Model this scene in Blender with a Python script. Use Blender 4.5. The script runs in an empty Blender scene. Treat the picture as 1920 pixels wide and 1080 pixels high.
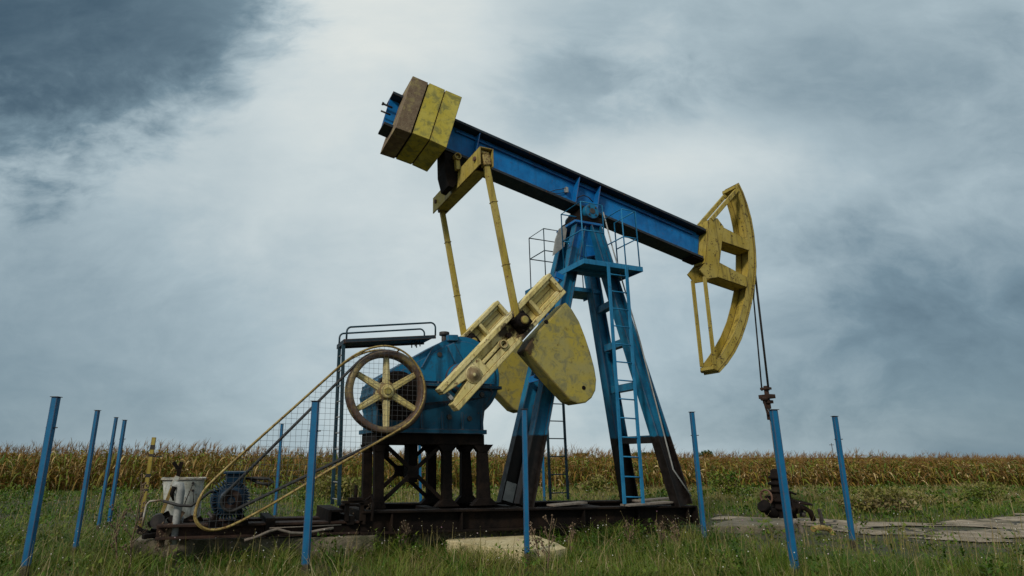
import bpy, bmesh, math, random
import numpy as np
from mathutils import Vector, Matrix
random.seed(7); rng = np.random.default_rng(11)
S = bpy.context.scene; COL = S.collection
R = math.radians

# ------------------------------------------------------------------ camera
FPX, CX, CY, CAMH = 1110., 850., 540., 1.5
PITCH = math.atan2(318, FPX)
cd = bpy.data.cameras.new('camera'); cam = bpy.data.objects.new('camera', cd); COL.objects.link(cam)
cd.sensor_width = 36; cd.lens = 36*FPX/1920; cd.shift_x = (960-CX)/1920
cd.clip_start = .1; cd.clip_end = 5000
cam.location = (0, 0, CAMH); cam.rotation_euler = (R(90)+PITCH, 0, 0)
S.camera = cam

# ------------------------------------------------------------------ sky, sun, exposure
SUN_EL, SUN_AZ = R(34), R(-146)            # azimuth from +Y, clockwise: behind the camera to the left
W = bpy.data.worlds.new('World'); S.world = W; W.use_nodes = True
nt = W.node_tree; nt.nodes.clear()
class NT:
    def __init__(s, tree): s.t = tree
    def n(s, typ, **kw):
        x = s.t.nodes.new(typ)
        for k, v in kw.items():
            if k.startswith('i_'):
                key = k[2:]; key = int(key) if key.isdigit() else key.replace('_', ' ')
                s.put(x, key, v)
            else: setattr(x, k, v)
        return x
    def put(s, x, key, v):
        if isinstance(v, bpy.types.NodeSocket): s.t.links.new(v, x.inputs[key])
        elif isinstance(v, bpy.types.Node): s.t.links.new(v.outputs[0], x.inputs[key])
        else: x.inputs[key].default_value = v
    def m(s, op, a, b=0., c=None, clamp=False):
        x = s.n('ShaderNodeMath', operation=op, use_clamp=clamp); s.put(x, 0, a); s.put(x, 1, b)
        if c is not None: s.put(x, 2, c)
        return x.outputs[0]
    def noise(s, vec, scale, detail=6, rough=.55, dist=0.):
        x = s.n('ShaderNodeTexNoise'); s.put(x, 'Vector', vec); s.put(x, 'Scale', scale); s.put(x, 'Detail', detail)
        s.put(x, 'Roughness', rough); s.put(x, 'Distortion', dist); return x.outputs[0]
    def ramp(s, fac, stops, interp='LINEAR'):
        x = s.n('ShaderNodeValToRGB'); s.put(x, 0, fac); cr = x.color_ramp; cr.interpolation = interp
        while len(cr.elements) < len(stops): cr.elements.new(.5)
        for e, (p, c) in zip(cr.elements, stops):
            e.position = p; e.color = (*c, 1) if len(c) == 3 else c
        return x.outputs[0]
    def mix(s, fac, a, b, blend='MIX'):
        x = s.n('ShaderNodeMix', data_type='RGBA', blend_type=blend); s.put(x, 0, fac)
        for k, v in ((6, a), (7, b)):
            if isinstance(v, tuple): v = (*v, 1) if len(v) == 3 else v
            s.put(x, k, v)
        return x.outputs[2]
    def remap(s, v, a, b, c=0., d=1.):
        x = s.n('ShaderNodeMapRange', clamp=True, interpolation_type='SMOOTHSTEP')
        for k, q in zip((0, 1, 2, 3, 4), (v, a, b, c, d)): s.put(x, k, q)
        return x.outputs[0]
def srgb(r, g, b):
    f = lambda c: (c/255/12.92) if c/255 <= .04045 else ((c/255+.055)/1.055)**2.4
    return (f(r), f(g), f(b))
k = NT(nt)
tc = k.n('ShaderNodeTexCoord'); sep = k.n('ShaderNodeSeparateXYZ', i_0=tc.outputs['Generated'])
dx, dy, dz = sep.outputs
ay = k.m('MAXIMUM', k.m('ABSOLUTE', dy), .12)
qx = k.m('DIVIDE', dx, ay); qz = k.m('DIVIDE', dz, ay)
qv = k.n('ShaderNodeCombineXYZ', i_0=qx, i_1=k.m('MULTIPLY', qz, 1.5), i_2=0.).outputs[0]
# a cloud layer overhead: perspective flattens it towards the horizon
zz = k.m('ADD', k.m('MAXIMUM', dz, 0.), .17)
pv = k.n('ShaderNodeCombineXYZ', i_0=k.m('DIVIDE', dx, zz), i_1=k.m('DIVIDE', dy, zz), i_2=3.3).outputs[0]
n_big = k.noise(pv, .8, 3, .5, .3)
wq = k.n('ShaderNodeTexNoise'); k.put(wq, 'Vector', qv); k.put(wq, 'Scale', 2.2); k.put(wq, 'Detail', 4)
warp = k.n('ShaderNodeVectorMath', operation='MULTIPLY_ADD'); k.put(warp, 0, wq.outputs['Color']); warp.inputs[1].default_value = (.30,.22,.2); k.put(warp, 2, qv)
wv = warp.outputs[0]
n_q = k.noise(wv, 3.0, 8, .58); n_f = k.noise(wv, 8.5, 8, .62); n_mid = k.noise(wv, 1.9, 9, .57)
st_ = k.n('ShaderNodeMapping'); k.put(st_, 0, wv); k.put(st_, 'Scale', (1.3, 4.2, 1.)); n_st = k.noise(st_, 1.5, 7, .55)
def blob(cx, cz, rx, rz, wob=.55, edge0=.55, edge1=1.25):
    a = k.m('DIVIDE', k.m('SUBTRACT', qx, cx), rx); b = k.m('DIVIDE', k.m('SUBTRACT', qz, cz), rz)
    d = k.m('SQRT', k.m('ADD', k.m('MULTIPLY', a, a), k.m('MULTIPLY', b, b)))
    w = k.m('ADD', k.m('MULTIPLY', k.m('SUBTRACT', n_q, .5), wob*2.6), k.m('MULTIPLY', k.m('SUBTRACT', n_f, .5), wob*1.2))
    return k.remap(k.m('ADD', d, w), edge1, edge0)
def QP(u, v):                                # sky direction seen at a place of the photo, as (x/y, z/y)
    a, b = (u-CX)/FPX, (CY-v)/FPX; c, s_ = math.cos(PITCH), math.sin(PITCH); y = c-b*s_
    return a/y, (s_+b*c)/y
BR = .785
br = k.m('ADD', BR, k.m('MULTIPLY', k.m('SUBTRACT', n_big, .5), .10))
br = k.m('ADD', br, k.m('MULTIPLY', k.m('SUBTRACT', n_mid, .5), .31))
br = k.m('ADD', br, k.m('MULTIPLY', k.m('SUBTRACT', n_f, .5), .09))
br = k.m('ADD', br, k.m('MULTIPLY', k.m('SUBTRACT', n_st, .5), .11))
def add(amount, *a, **kw):
    global br
    br = k.m('ADD', br, k.m('MULTIPLY', blob(*a, **kw), amount))
add(+.16, *QP(660, 60), .36, .34, wob=.4, edge0=.1, edge1=1.4)
add(+.06, *QP(1000, 640), .75, .30, wob=.3, edge0=.1, edge1=1.4)
add(+.12, *QP(1400, 290), .30, .09, wob=.5, edge0=.1, edge1=1.4)
add(+.06, *QP(1250, 330), .30, .16, wob=.5, edge0=.1, edge1=1.4)
add(-.42, *QP(175, 0), .43, .43, wob=.46, edge0=.50, edge1=1.16)
add(-.15, *QP(60, 40), .50, .36, wob=.6, edge0=.1, edge1=1.2)
add(-.11, *QP(1850, 360), .52, .38, wob=.28, edge0=.2, edge1=1.35)
add(-.16, *QP(1600, 60), .60, .34, wob=.35, edge0=.2, edge1=1.35)
add(-.32, *QP(1990, 790), .74, .36, wob=.25, edge0=.2, edge1=1.4)
add(-.30, *QP(-110, 730), .72, .34, wob=.25, edge0=.2, edge1=1.4)
add(-.15, *QP(1110, 170), .24, .12, wob=.8, edge0=.2, edge1=1.2)
add(-.08, *QP(1290, 620), .5, .2, wob=.6, edge0=.2, edge1=1.3)
skyc = k.ramp(br, [(0., srgb(44, 64, 79)), (.22, srgb(68, 91, 107)), (.45, srgb(117, 140, 153)), (.68, srgb(170, 188, 196)), (.86, srgb(206, 217, 219)), (1., srgb(230, 234, 229))])
nish = k.n('ShaderNodeTexSky', sky_type='NISHITA', sun_disc=False, sun_elevation=SUN_EL, sun_rotation=SUN_AZ)
clear = k.mix(1., nish.outputs[0], (.07, .07, .07), 'MULTIPLY')
bg = k.n('ShaderNodeBackground', i_0=k.mix(.93, clear, skyc), i_1=1.02)
k.n('ShaderNodeOutputWorld', i_0=bg)
sd = bpy.data.lights.new('sun', 'SUN'); so = bpy.data.objects.new('sun', sd); COL.objects.link(so)
sd.energy = 2.5; sd.angle = R(8); sd.color = (1., .93, .82)
sv = Vector((math.sin(SUN_AZ)*math.cos(SUN_EL), math.cos(SUN_AZ)*math.cos(SUN_EL), math.sin(SUN_EL)))
so.rotation_euler = sv.to_track_quat('Z', 'Y').to_euler(); so.location = (0, 0, 60)
S.view_settings.view_transform = 'Standard'; S.view_settings.look = 'None'; S.view_settings.gamma = 1
S.view_settings.exposure = 0.; S.view_settings.use_curve_mapping = False

# ------------------------------------------------------------------ the pumpjack's frame and measuring helpers
TH = R(22.4)
Lx = np.array([math.cos(TH), math.sin(TH), 0]); Ny = np.array([-math.sin(TH), math.cos(TH), 0])
ORG = np.array([3.3028, 13.2, 0.])
def _ray(u, v):
    a, b = (u-CX)/FPX, (CY-v)/FPX; c, s_ = math.cos(PITCH), math.sin(PITCH)
    return np.array([a, c-b*s_, s_+b*c])
def at(u, v, y):
    """point of the machine's vertical plane y (its own axes) measured off the photo -> (x, y, z)"""
    r = _ray(u, v); c = np.array([0, 0, CAMH])-ORG; t = (y-c@Ny)/(r@Ny); p = c+t*r
    return Vector((p@Lx, y, p[2]))
def xz(y, *pts): return [((q := at(u, v, y)).x, q.z) for u, v in pts]
def atz(u, v, z):
    r = _ray(u, v); t = (z-CAMH)/r[2]; g = np.array([0, 0, CAMH])+t*r-ORG
    return Vector((g@Lx, g@Ny, z))
def ground(u, v, z=0.):
    r = _ray(u, v); t = (z-CAMH)/r[2]; return Vector((t*r[0], t*r[1], z))
def deep(u, v, Y):
    r = _ray(u, v); t = Y/r[1]; return Vector((t*r[0], Y, CAMH+t*r[2]))
def loc2w(x, y, z): p = ORG+x*Lx+y*Ny; return Vector((p[0], p[1], z))
def w2loc(p): d = np.array([p[0], p[1], 0])-ORG; return Vector((d@Lx, d@Ny, p[2]))

# ------------------------------------------------------------------ mesh builder
class MB:
    def __init__(s): s.v = []; s.f = []; s.sm = []
    def add(s, vs, fs, smooth=False):
        o = len(s.v); s.v += [tuple(p) for p in vs]; s.f += [tuple(i+o for i in f) for f in fs]; s.sm += [smooth]*len(fs); return s
    def box(s, a, b):
        x0, x1 = sorted((a[0], b[0])); y0, y1 = sorted((a[1], b[1])); z0, z1 = sorted((a[2], b[2]))
        return s.add([(x0,y0,z0),(x1,y0,z0),(x1,y1,z0),(x0,y1,z0),(x0,y0,z1),(x1,y0,z1),(x1,y1,z1),(x0,y1,z1)],
                     [(0,3,2,1),(4,5,6,7),(0,1,5,4),(1,2,6,5),(2,3,7,6),(3,0,4,7)])
    def bar(s, p0, p1, w, h, side=(0,1,0), w1=None, h1=None, off=(0,0)):
        """box along p0->p1; w across 'side', h across the third axis; off shifts the section"""
        p0, p1 = Vector(p0), Vector(p1); d = (p1-p0).normalized(); a = Vector(side); a = (a-a.dot(d)*d).normalized(); b = d.cross(a)
        w1 = w if w1 is None else w1; h1 = h if h1 is None else h1; vs = []
        for p, ww, hh in ((p0,w,h),(p1,w1,h1)):
            for i, j in ((-1,-1),(1,-1),(1,1),(-1,1)): vs.append(p+a*(i*ww/2+off[0])+b*(j*hh/2+off[1]))
        return s.add(vs, [(0,3,2,1),(4,5,6,7),(0,1,5,4),(1,2,6,5),(2,3,7,6),(3,0,4,7)])
    def prism(s, poly, y0, y1):
        n = len(poly)
        ar = sum(poly[i][0]*poly[(i+1)%n][1]-poly[(i+1)%n][0]*poly[i][1] for i in range(n))
        if ar < 0: poly = poly[::-1]
        lo, hi = min(y0,y1), max(y0,y1)
        vs = [(x,lo,z) for x,z in poly]+[(x,hi,z) for x,z in poly]
        fs = [tuple(range(n)), tuple(range(2*n-1,n-1,-1))]+[(i,i+n,(i+1)%n+n,(i+1)%n) for i in range(n)]
        return s.add(vs, fs)
    def prismz(s, poly, z0, z1):
        n = len(poly); ar = sum(poly[i][0]*poly[(i+1)%n][1]-poly[(i+1)%n][0]*poly[i][1] for i in range(n))
        if ar < 0: poly = poly[::-1]
        vs = [(x,y,z0) for x,y in poly]+[(x,y,z1) for x,y in poly]
        return s.add(vs, [tuple(range(n-1,-1,-1)), tuple(range(n,2*n))]+[(i,(i+1)%n,(i+1)%n+n,i+n) for i in range(n)])
    def tube(s, pts, r, n=8, closed=False, rs=None, caps=True):
        pts = [Vector(p) for p in pts]; m = len(pts); vs = []; up = None
        for i, p in enumerate(pts):
            if closed: d = (pts[(i+1)%m]-pts[i-1]).normalized()
            else: d = (pts[min(i+1,m-1)]-pts[max(i-1,0)]).normalized()
            if up is None:
                up = Vector((0,0,1)) if abs(d.z) < .9 else Vector((1,0,0))
            up = (up-up.dot(d)*d).normalized(); b = d.cross(up); rr = rs[i] if rs else r
            for j in range(n):
                a = 2*math.pi*j/n; vs.append(p+(up*math.cos(a)+b*math.sin(a))*rr)
        fs = []
        for i in range(m if closed else m-1):
            for j in range(n):
                q = ((i+1)%m)*n; fs.append((i*n+j, i*n+(j+1)%n, q+(j+1)%n, q+j))
        if not closed and caps: s.add(vs, fs, True); o = len(s.v)-len(vs); s.f += [tuple(o+j for j in range(n-1,-1,-1)), tuple(o+(m-1)*n+j for j in range(n))]; s.sm += [False,False]; return s
        return s.add(vs, fs, True)
    def cyl(s, p0, p1, r, n=24, r1=None): return s.tube([p0, p1], r, n, rs=[r, r if r1 is None else r1])
    def lathe(s, p, d, prof, n=32):
        """prof: (radius, offset along d); closed loop gives a ring"""
        p = Vector(p); d = Vector(d).normalized(); a = d.orthogonal().normalized(); b = d.cross(a); m = len(prof); vs = []
        for r, o in prof:
            for j in range(n):
                t = 2*math.pi*j/n; vs.append(p+d*o+(a*math.cos(t)+b*math.sin(t))*r)
        fs = []
        for i in range(m):
            i2 = (i+1)%m
            for j in range(n): fs.append((i*n+j, i*n+(j+1)%n, i2*n+(j+1)%n, i2*n+j))
        return s.add(vs, fs, True)
    def revolve(s, p, d, prof, n=24):
        p = Vector(p); d = Vector(d).normalized(); a = d.orthogonal().normalized(); b = d.cross(a); m = len(prof); vs = []
        for r, o in prof:
            for j in range(n):
                t = 2*math.pi*j/n; vs.append(p+d*o+(a*math.cos(t)+b*math.sin(t))*max(r,1e-4))
        fs = []
        for i in range(m-1):
            for j in range(n): fs.append((i*n+j, i*n+(j+1)%n, (i+1)*n+(j+1)%n, (i+1)*n+j))
        s.add(vs, fs, True); o = len(s.v)-len(vs)
        s.f += [tuple(o+j for j in range(n-1,-1,-1)), tuple(o+(m-1)*n+j for j in range(n))]; s.sm += [False,False]; return s
    def pieces(s):
        par = list(range(len(s.v)))
        def fd(i):
            while par[i] != i: par[i] = par[par[i]]; i = par[i]
            return i
        for f in s.f:
            a = fd(f[0])
            for i in f[1:]: par[fd(i)] = a
        out = {}
        for f, sm in zip(s.f, s.sm): out.setdefault(fd(f[0]), []).append((f, sm))
        res = []
        for fl in out.values():
            m = MB(); ix = {}
            for f, sm in fl:
                for i in f:
                    if i not in ix: ix[i] = len(m.v); m.v.append(s.v[i])
                m.f.append(tuple(ix[i] for i in f)); m.sm.append(sm)
            res.append(m)
        return res
    def build(s, name, mat, parent=None, bevel=0., loc=None, rot=None):
        me = bpy.data.meshes.new(name); me.from_pydata(s.v, [], s.f); me.polygons.foreach_set('use_smooth', s.sm)
        bm = bmesh.new(); bm.from_mesh(me); bmesh.ops.recalc_face_normals(bm, faces=bm.faces); bm.to_mesh(me); bm.free()
        me.materials.append(mat); o = bpy.data.objects.new(name, me); COL.objects.link(o)
        if parent: o.parent = parent
        if loc is not None: o.location = loc
        if rot is not None: o.rotation_euler = rot
        if bevel:
            b = o.modifiers.new('bevel', 'BEVEL'); b.width = bevel; b.segments = 2; b.limit_method = 'ANGLE'; b.angle_limit = R(40)
        return o
def tag(o, label, cat, group=None, kind=None):
    if label: o['label'] = label
    if cat: o['category'] = cat
    if group: o['group'] = group
    if kind: o['kind'] = kind
    return o
def empty(name, loc, rz=0, label=None, cat=None, group=None):
    o = bpy.data.objects.new(name, None); COL.objects.link(o); o.location = loc; o.rotation_euler = (0,0,rz); o.empty_display_size = .3
    return tag(o, label, cat, group)
def arc(c, r, a0, a1, n, y):
    return [(c[0]+r*math.cos(a0+(a1-a0)*i/n), y, c[1]+r*math.sin(a0+(a1-a0)*i/n)) for i in range(n+1)]

# ------------------------------------------------------------------ materials
def newmat(name):
    m = bpy.data.materials.new(name); m.use_nodes = True; m.node_tree.nodes.clear(); q = NT(m.node_tree)
    return m, q
def finish(q, col, rough=.6, bump=None, bs=.3, bd=.01, metal=0., spec=.4):
    b = q.n('ShaderNodeBsdfPrincipled'); q.put(b, 'Base Color', col if not isinstance(col, tuple) else (*col, 1)); q.put(b, 'Roughness', rough)
    q.put(b, 'Metallic', metal); q.put(b, 'Specular IOR Level', spec)
    if bump is not None:
        bp = q.n('ShaderNodeBump', i_Height=bump); q.put(bp, 'Strength', bs); q.put(bp, 'Distance', bd); q.put(b, 'Normal', bp.outputs[0])
    q.n('ShaderNodeOutputMaterial', i_0=b)
def paint(name, base, var, rust=.12, grime=.35, scale=1., rough=.5, band=None, mottle=None, drip=1., rustcol=(.055,.024,.012), edge=.8, stains=()):
    """weathered enamel: tone patches, grime runs, rust flakes; band=(z, colour) is the black coat up to height z"""
    m, q = newmat(name); co = q.n('ShaderNodeTexCoord').outputs['Object']
    st = q.n('ShaderNodeMapping'); q.put(st, 0, co); q.put(st, 'Scale', (9., 9., .9))
    n1 = q.noise(co, 1.7*scale, 6, .6); n2 = q.noise(co, 9*scale, 8, .65); n3 = q.noise(co, 38*scale, 4, .6); run = q.noise(st, 1.*scale, 5, .6)
    c = q.mix(q.remap(n1, .35, .65), base, var)
    if mottle: c = q.mix(q.remap(q.noise(co, 5*scale, 7, .7, .6), .46, .62, 0, .75), c, mottle)
    c = q.mix(q.m('MULTIPLY', q.remap(run, .48, .72), grime*drip), c, tuple(x*.28+.006 for x in base))
    c = q.mix(q.m('MULTIPLY', q.remap(n2, .55, .7), grime*.8), c, tuple(x*.45+.01 for x in base))
    for (sx, sz, r_) in stains:                                         # old grease thrown round a bearing
        spx = q.n('ShaderNodeSeparateXYZ', i_0=co); ddx = q.m('SUBTRACT', spx.outputs[0], sx); ddz = q.m('SUBTRACT', spx.outputs[2], sz)
        dd = q.m('SQRT', q.m('ADD', q.m('MULTIPLY', ddx, ddx), q.m('MULTIPLY', ddz, ddz)))
        c = q.mix(q.remap(q.m('ADD', dd, q.m('MULTIPLY', q.m('SUBTRACT', n2, .5), r_*2.2)), r_*1.05, r_*.6, 0., .93), c, (.03,.017,.010))
    if edge:                                                            # paint worn off along edges and weld seams
        bv = q.n('ShaderNodeBevel', samples=4); q.put(bv, 'Radius', .028); ge = q.n('ShaderNodeNewGeometry')
        dt_ = q.n('ShaderNodeVectorMath', operation='DOT_PRODUCT'); q.put(dt_, 0, bv.outputs[0]); q.put(dt_, 1, ge.outputs['True Normal'])
        em = q.remap(q.m('ADD', dt_.outputs['Value'], q.m('MULTIPLY', q.m('SUBTRACT', n2, .52), .22)), .985, .90)
        c = q.mix(q.m('MULTIPLY', em, edge), c, q.mix(n3, rustcol, tuple(x*2.2 for x in rustcol)))
    chip = q.remap(q.m('ADD', n2, q.m('MULTIPLY', q.m('SUBTRACT', n3, .5), .5)), .74-rust, .79-rust)
    c = q.mix(chip, c, q.mix(n3, rustcol, tuple(x*2.6 for x in rustcol)))
    if band:
        sp = q.n('ShaderNodeSeparateXYZ', i_0=co)
        mk = q.remap(q.m('ADD', sp.outputs[2], q.m('MULTIPLY', q.m('SUBTRACT', n2, .5), .12)), band[0]+.02, band[0]-.02)
        c = q.mix(mk, c, q.mix(q.remap(n2, .4, .7), band[1], tuple(x*2.2 for x in band[1])))
    finish(q, c, q.remap(n2, .3, .8, rough-.10, rough+.25), q.m('ADD', n2, q.m('MULTIPLY', n3, .4)), .22, .012, spec=.22)
    return m
def plain(name, a, b, scale=6., rough=.7, bs=.4, bd=.01, metal=0., c3=None, spec=.35):
    m, q = newmat(name); co = q.n('ShaderNodeTexCoord').outputs['Object']
    n1 = q.noise(co, scale, 8, .62); n2 = q.noise(co, scale*7, 5, .6)
    c = q.mix(q.remap(n1, .35, .66), a, b)
    c = q.mix(q.m('MULTIPLY', q.remap(n2, .5, .75), .5), c, tuple(x*.45 for x in a))
    if c3: c = q.mix(q.remap(q.noise(co, scale*.35, 6, .65), .5, .62), c, c3)
    finish(q, c, rough, q.m('ADD', n1, n2), bs, bd, metal, spec); return m
BLACK = (.008,.006,.0052)
M = {}
PINP = at(977,603,-1.28); BOSS = at(889,702,-1.28)
M['blue'] = paint('blue_enamel', (.001,.098,.29), (.004,.155,.42), .05, .30, 1., .42)
M['blue_band'] = paint('blue_enamel_black_foot', (.004,.085,.175), (.010,.145,.265), .06, .35, 1., .45, band=(1.93, BLACK))
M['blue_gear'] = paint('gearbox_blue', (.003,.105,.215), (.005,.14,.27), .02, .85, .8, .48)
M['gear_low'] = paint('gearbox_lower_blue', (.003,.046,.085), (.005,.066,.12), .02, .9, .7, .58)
M['blue_lad'] = paint('ladder_blue', (.008,.13,.27), (.02,.17,.32), .06, .4, 2., .5, edge=0.)
M['blue_post'] = paint('post_blue', (.003,.085,.19), (.005,.11,.235), .045, .45, 1.4, .5, band=(.16,(.05,.04,.025)))
M['dkblue'] = paint('dark_motor_blue', (.003,.017,.038), (.005,.026,.052), .09, .6, 2., .45, edge=0.)
M['yellow'] = paint('yellow_enamel', (.33,.245,.038), (.36,.285,.075), .11, .7, 1., .55)
M['yellow_head'] = paint('horsehead_yellow', (.31,.225,.032), (.35,.27,.065), .135, .8, 1., .55, rustcol=(.022,.013,.009))
M['yellow_mot'] = paint('mottled_yellow', (.42,.34,.04), (.46,.39,.08), .03, .5, 1., .6, mottle=(.145,.145,.055), drip=.15)
M['cream'] = paint('cream_yellow', (.56,.46,.17), (.64,.55,.28), .105, .6, 1.2, .5, stains=((PINP.x,PINP.z,.30),(PINP.x-.30,PINP.z-.20,.16),(PINP.x+.12,PINP.z-.28,.20)), rustcol=(.06,.028,.014))
M['olive'] = paint('olive_counterweight', (.34,.27,.045), (.28,.245,.09), .06, .8, 1., .65, mottle=(.15,.145,.08), drip=.1, stains=((PINP.x+.1,PINP.z-.40,.26),))
M['guard'] = paint('guard_tube_yellow', (.20,.135,.035), (.33,.25,.09), .20, .5, 3., .5, edge=0.)
M['rusty'] = plain('rusty_block', (.13,.085,.052), (.19,.14,.085), 9., .85, .6, .02, c3=(.24,.19,.085))
M['blue_black'] = paint('dark_blue_black', (.010,.022,.032), (.016,.034,.048), .08, .5, 1., .6)  # dark blue-black coat, much darker than the beam web
M['black'] = plain('greasy_black_steel', (.006,.0048,.0044), (.012,.0085,.007), 5., .75, .5, .01, c3=(.017,.011,.008), spec=.07)
M['dark'] = plain('dark_steel', (.02,.018,.018), (.05,.04,.035), 8., .55, .3, .006)
M['railrust'] = plain('dark_rail_rust', (.022,.013,.010), (.045,.024,.016), 9., .8, .5, .01, spec=.2)
M['rust'] = plain('brown_rust', (.075,.036,.022), (.13,.07,.045), 12., .75, .4, .006)
M['rim'] = plain('worn_pulley_rim', (.075,.044,.032), (.11,.07,.05), 4., .5, .2, .004, c3=(.20,.15,.06))
M['rubber'] = plain('black_rubber', (.012,.012,.012), (.03,.027,.024), 14., .6, .2, .004)
M['wire'] = plain('thin_wire', (.05,.055,.06), (.08,.08,.08), 4., .5, .1, .002)
M['railblue'] = plain('dark_blue_rail', (.006,.022,.034), (.012,.045,.065), 10., .5, .2, .003)
M['white'] = paint('chalky_white', (.50,.51,.47), (.30,.30,.25), .12, 1., 2.5, .75, rustcol=(.12,.07,.04))
M['grey'] = plain('grey_plate', (.20,.205,.20), (.30,.30,.28), 6., .5, .3, .004)
M['conc'] = plain('weathered_concrete', (.12,.10,.068), (.19,.16,.11), 5., .95, .8, .03, c3=(.06,.058,.032))
M['buff'] = plain('buff_concrete', (.44,.36,.19), (.54,.46,.28), 3., .95, .6, .02, c3=(.22,.185,.09))
M['slab'] = plain('paving_concrete', (.150,.115,.080), (.24,.195,.145), 1.9, .95, .8, .03, c3=(.075,.062,.035))
def cracked(name, a, b):
    m, q = newmat(name); co = q.n('ShaderNodeTexCoord').outputs['Object']; n1 = q.noise(co, 1.6, 8, .65); n2 = q.noise(co, 14, 6, .65)
    wv = q.n('ShaderNodeVectorMath', operation='ADD'); q.put(wv, 0, co); nz = q.n('ShaderNodeTexNoise'); q.put(nz, 'Vector', co); q.put(nz, 'Scale', 1.8); q.put(nz, 'Detail', 6); q.put(wv, 1, nz.outputs['Color'])
    vo = q.n('ShaderNodeTexVoronoi', feature='DISTANCE_TO_EDGE'); q.put(vo, 'Vector', wv); q.put(vo, 'Scale', .55)
    c = q.mix(q.remap(n1, .35, .65), a, b); c = q.mix(q.m('MULTIPLY', q.remap(n2, .48, .72), .7), c, tuple(x*.4 for x in a)); c = q.mix(q.remap(q.noise(co, .7, 6, .7), .50, .60, 0, .8), c, (.055,.048,.022))
    c = q.mix(q.remap(vo.outputs[0], .035, .012), c, (.022,.020,.012)); finish(q, c, .95, q.m('ADD', n1, n2), .8, .03); return m
M['slab'] = cracked('broken_paving_concrete', (.19,.145,.098), (.31,.25,.18))
M['wood'] = plain('grey_wood', (.13,.105,.085), (.20,.17,.14), 8., .9, .4, .006)
M['bark'] = plain('dry_stem', (.085,.055,.035), (.14,.095,.055), 20., .9, .3, .004)
M['shaft'] = plain('worn_steel', (.15,.14,.13), (.25,.23,.21), 9., .35, .2, .003, metal=.6)
exec_later = []

# ================================================================== PUMPJACK
PJ = empty('pumpjack', tuple(ORG), TH, 'large weathered pumpjack with blue beam and yellow counterweights standing on a black steel skid', 'pumpjack')
def part(mb, name, mat, parent=PJ, bevel=.006): return mb.build(name, M[mat], parent, bevel)
def parts(mb, name, mat, parent=PJ, bevel=.006): return [p.build(name, M[mat], parent, bevel) for p in mb.pieces()]
def hbeam(mb, p0, p1, w, h, t=.025, side=(0,1,0), w1=None, h1=None):
    """I section: web in the plane of travel and 'third axis', flanges w wide across side, depth h"""
    mb.bar(p0, p1, t, h-2*t, side, h1=(h1-2*t) if h1 else None)
    for s_ in (-1,1):
        p0v, p1v = Vector(p0), Vector(p1); d = (p1v-p0v).normalized(); a = Vector(side); a = (a-a.dot(d)*d).normalized(); b = d.cross(a)
        mb.bar(p0v+b*s_*(h-t)/2, p1v+b*s_*((h1 or h)-t)/2, w, t, side, w1=w1)
    return mb
# ---- walking beam
yn = -.22
t0, t1 = at(737, 172, yn), at(1322, 430, yn)
b0, b1 = at(900, 304.5, yn), at(1325, 491, yn)
td = (t1-t0).normalized(); tn = Vector((-td.z, 0, td.x))              # beam direction and upward normal
depth = ((t0-b0).dot(tn)+(t1-b1).dot(tn))/2
BD = depth
def bm(s, h, y=0.): return Vector((t0.x, y, t0.z))+td*s-tn*h            # s along the top edge from the tail, h below the top
BLEN = (t1-t0).length
def s_at(u, v): return (at(u, v, yn)-t0).dot(td)
m = MB(); m.bar(bm(0,BD/2), bm(BLEN,BD/2), .05, BD-.12)
beam = part(m, 'walking_beam', 'blue')
q = MB(); q.bar(bm(0,.03), bm(BLEN,.03), .50, .06); part(q, 'top_flange', 'blue_black', beam)
q = MB(); q.bar(bm(0,BD-.03), bm(BLEN,BD-.03), .46, .06); part(q, 'bottom_flange', 'blue_black', beam)
q = MB()
for y in (-.045, .045): q.bar(bm(s_at(0,0) if False else 1.6,.16,y), bm(BLEN-.25,.16,y), .05, .05)
parts(q, 'web_angle', 'blue', beam, .004)
for u, v in ((897,265), (1083,360), (1124,365)):
    s_ = s_at(u, v); q = MB()
    for sy in (-1,1): q.bar(bm(s_,.06, sy*.125), bm(s_,BD-.06, sy*.125), .20, .022)
    part(q, 'stiffener_plate', 'blue', beam)
q = MB(); c0 = at(1061,357,-.06); q.box(c0+Vector((-.03,-.05,-.07)), c0+Vector((.04,.03,.07))); part(q, 'junction_box', 'grey', beam)
q = MB(); q.tube([at(1030,360,-.1), at(1042,356,-.1), at(1052,355,-.1), at(1061,352,-.1)], .009, 6); q.tube([at(1030,360,-.1), at(1044,363,-.1), at(1060,361,-.1)], .009, 6)
q.tube([at(1078,378,-.16), at(1084,370,-.16), at(1094,366,-.16), at(1104,370,-.16), at(1112,379,-.16)], .012, 6); parts(q, 'beam_cable', 'rubber', beam, 0)
# tail: end bolts
q = MB(); q.cyl(bm(-.12,.30,-.1), bm(.1,.30,-.1), .022, 8); q.cyl(bm(-.14,.30,-.1), bm(-.10,.30,-.1), .04, 6); q.cyl(bm(-.12,.5,-.12), bm(.1,.5,-.12), .02, 8)
parts(q, 'tail_bolt', 'dark', beam, 0)
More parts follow.
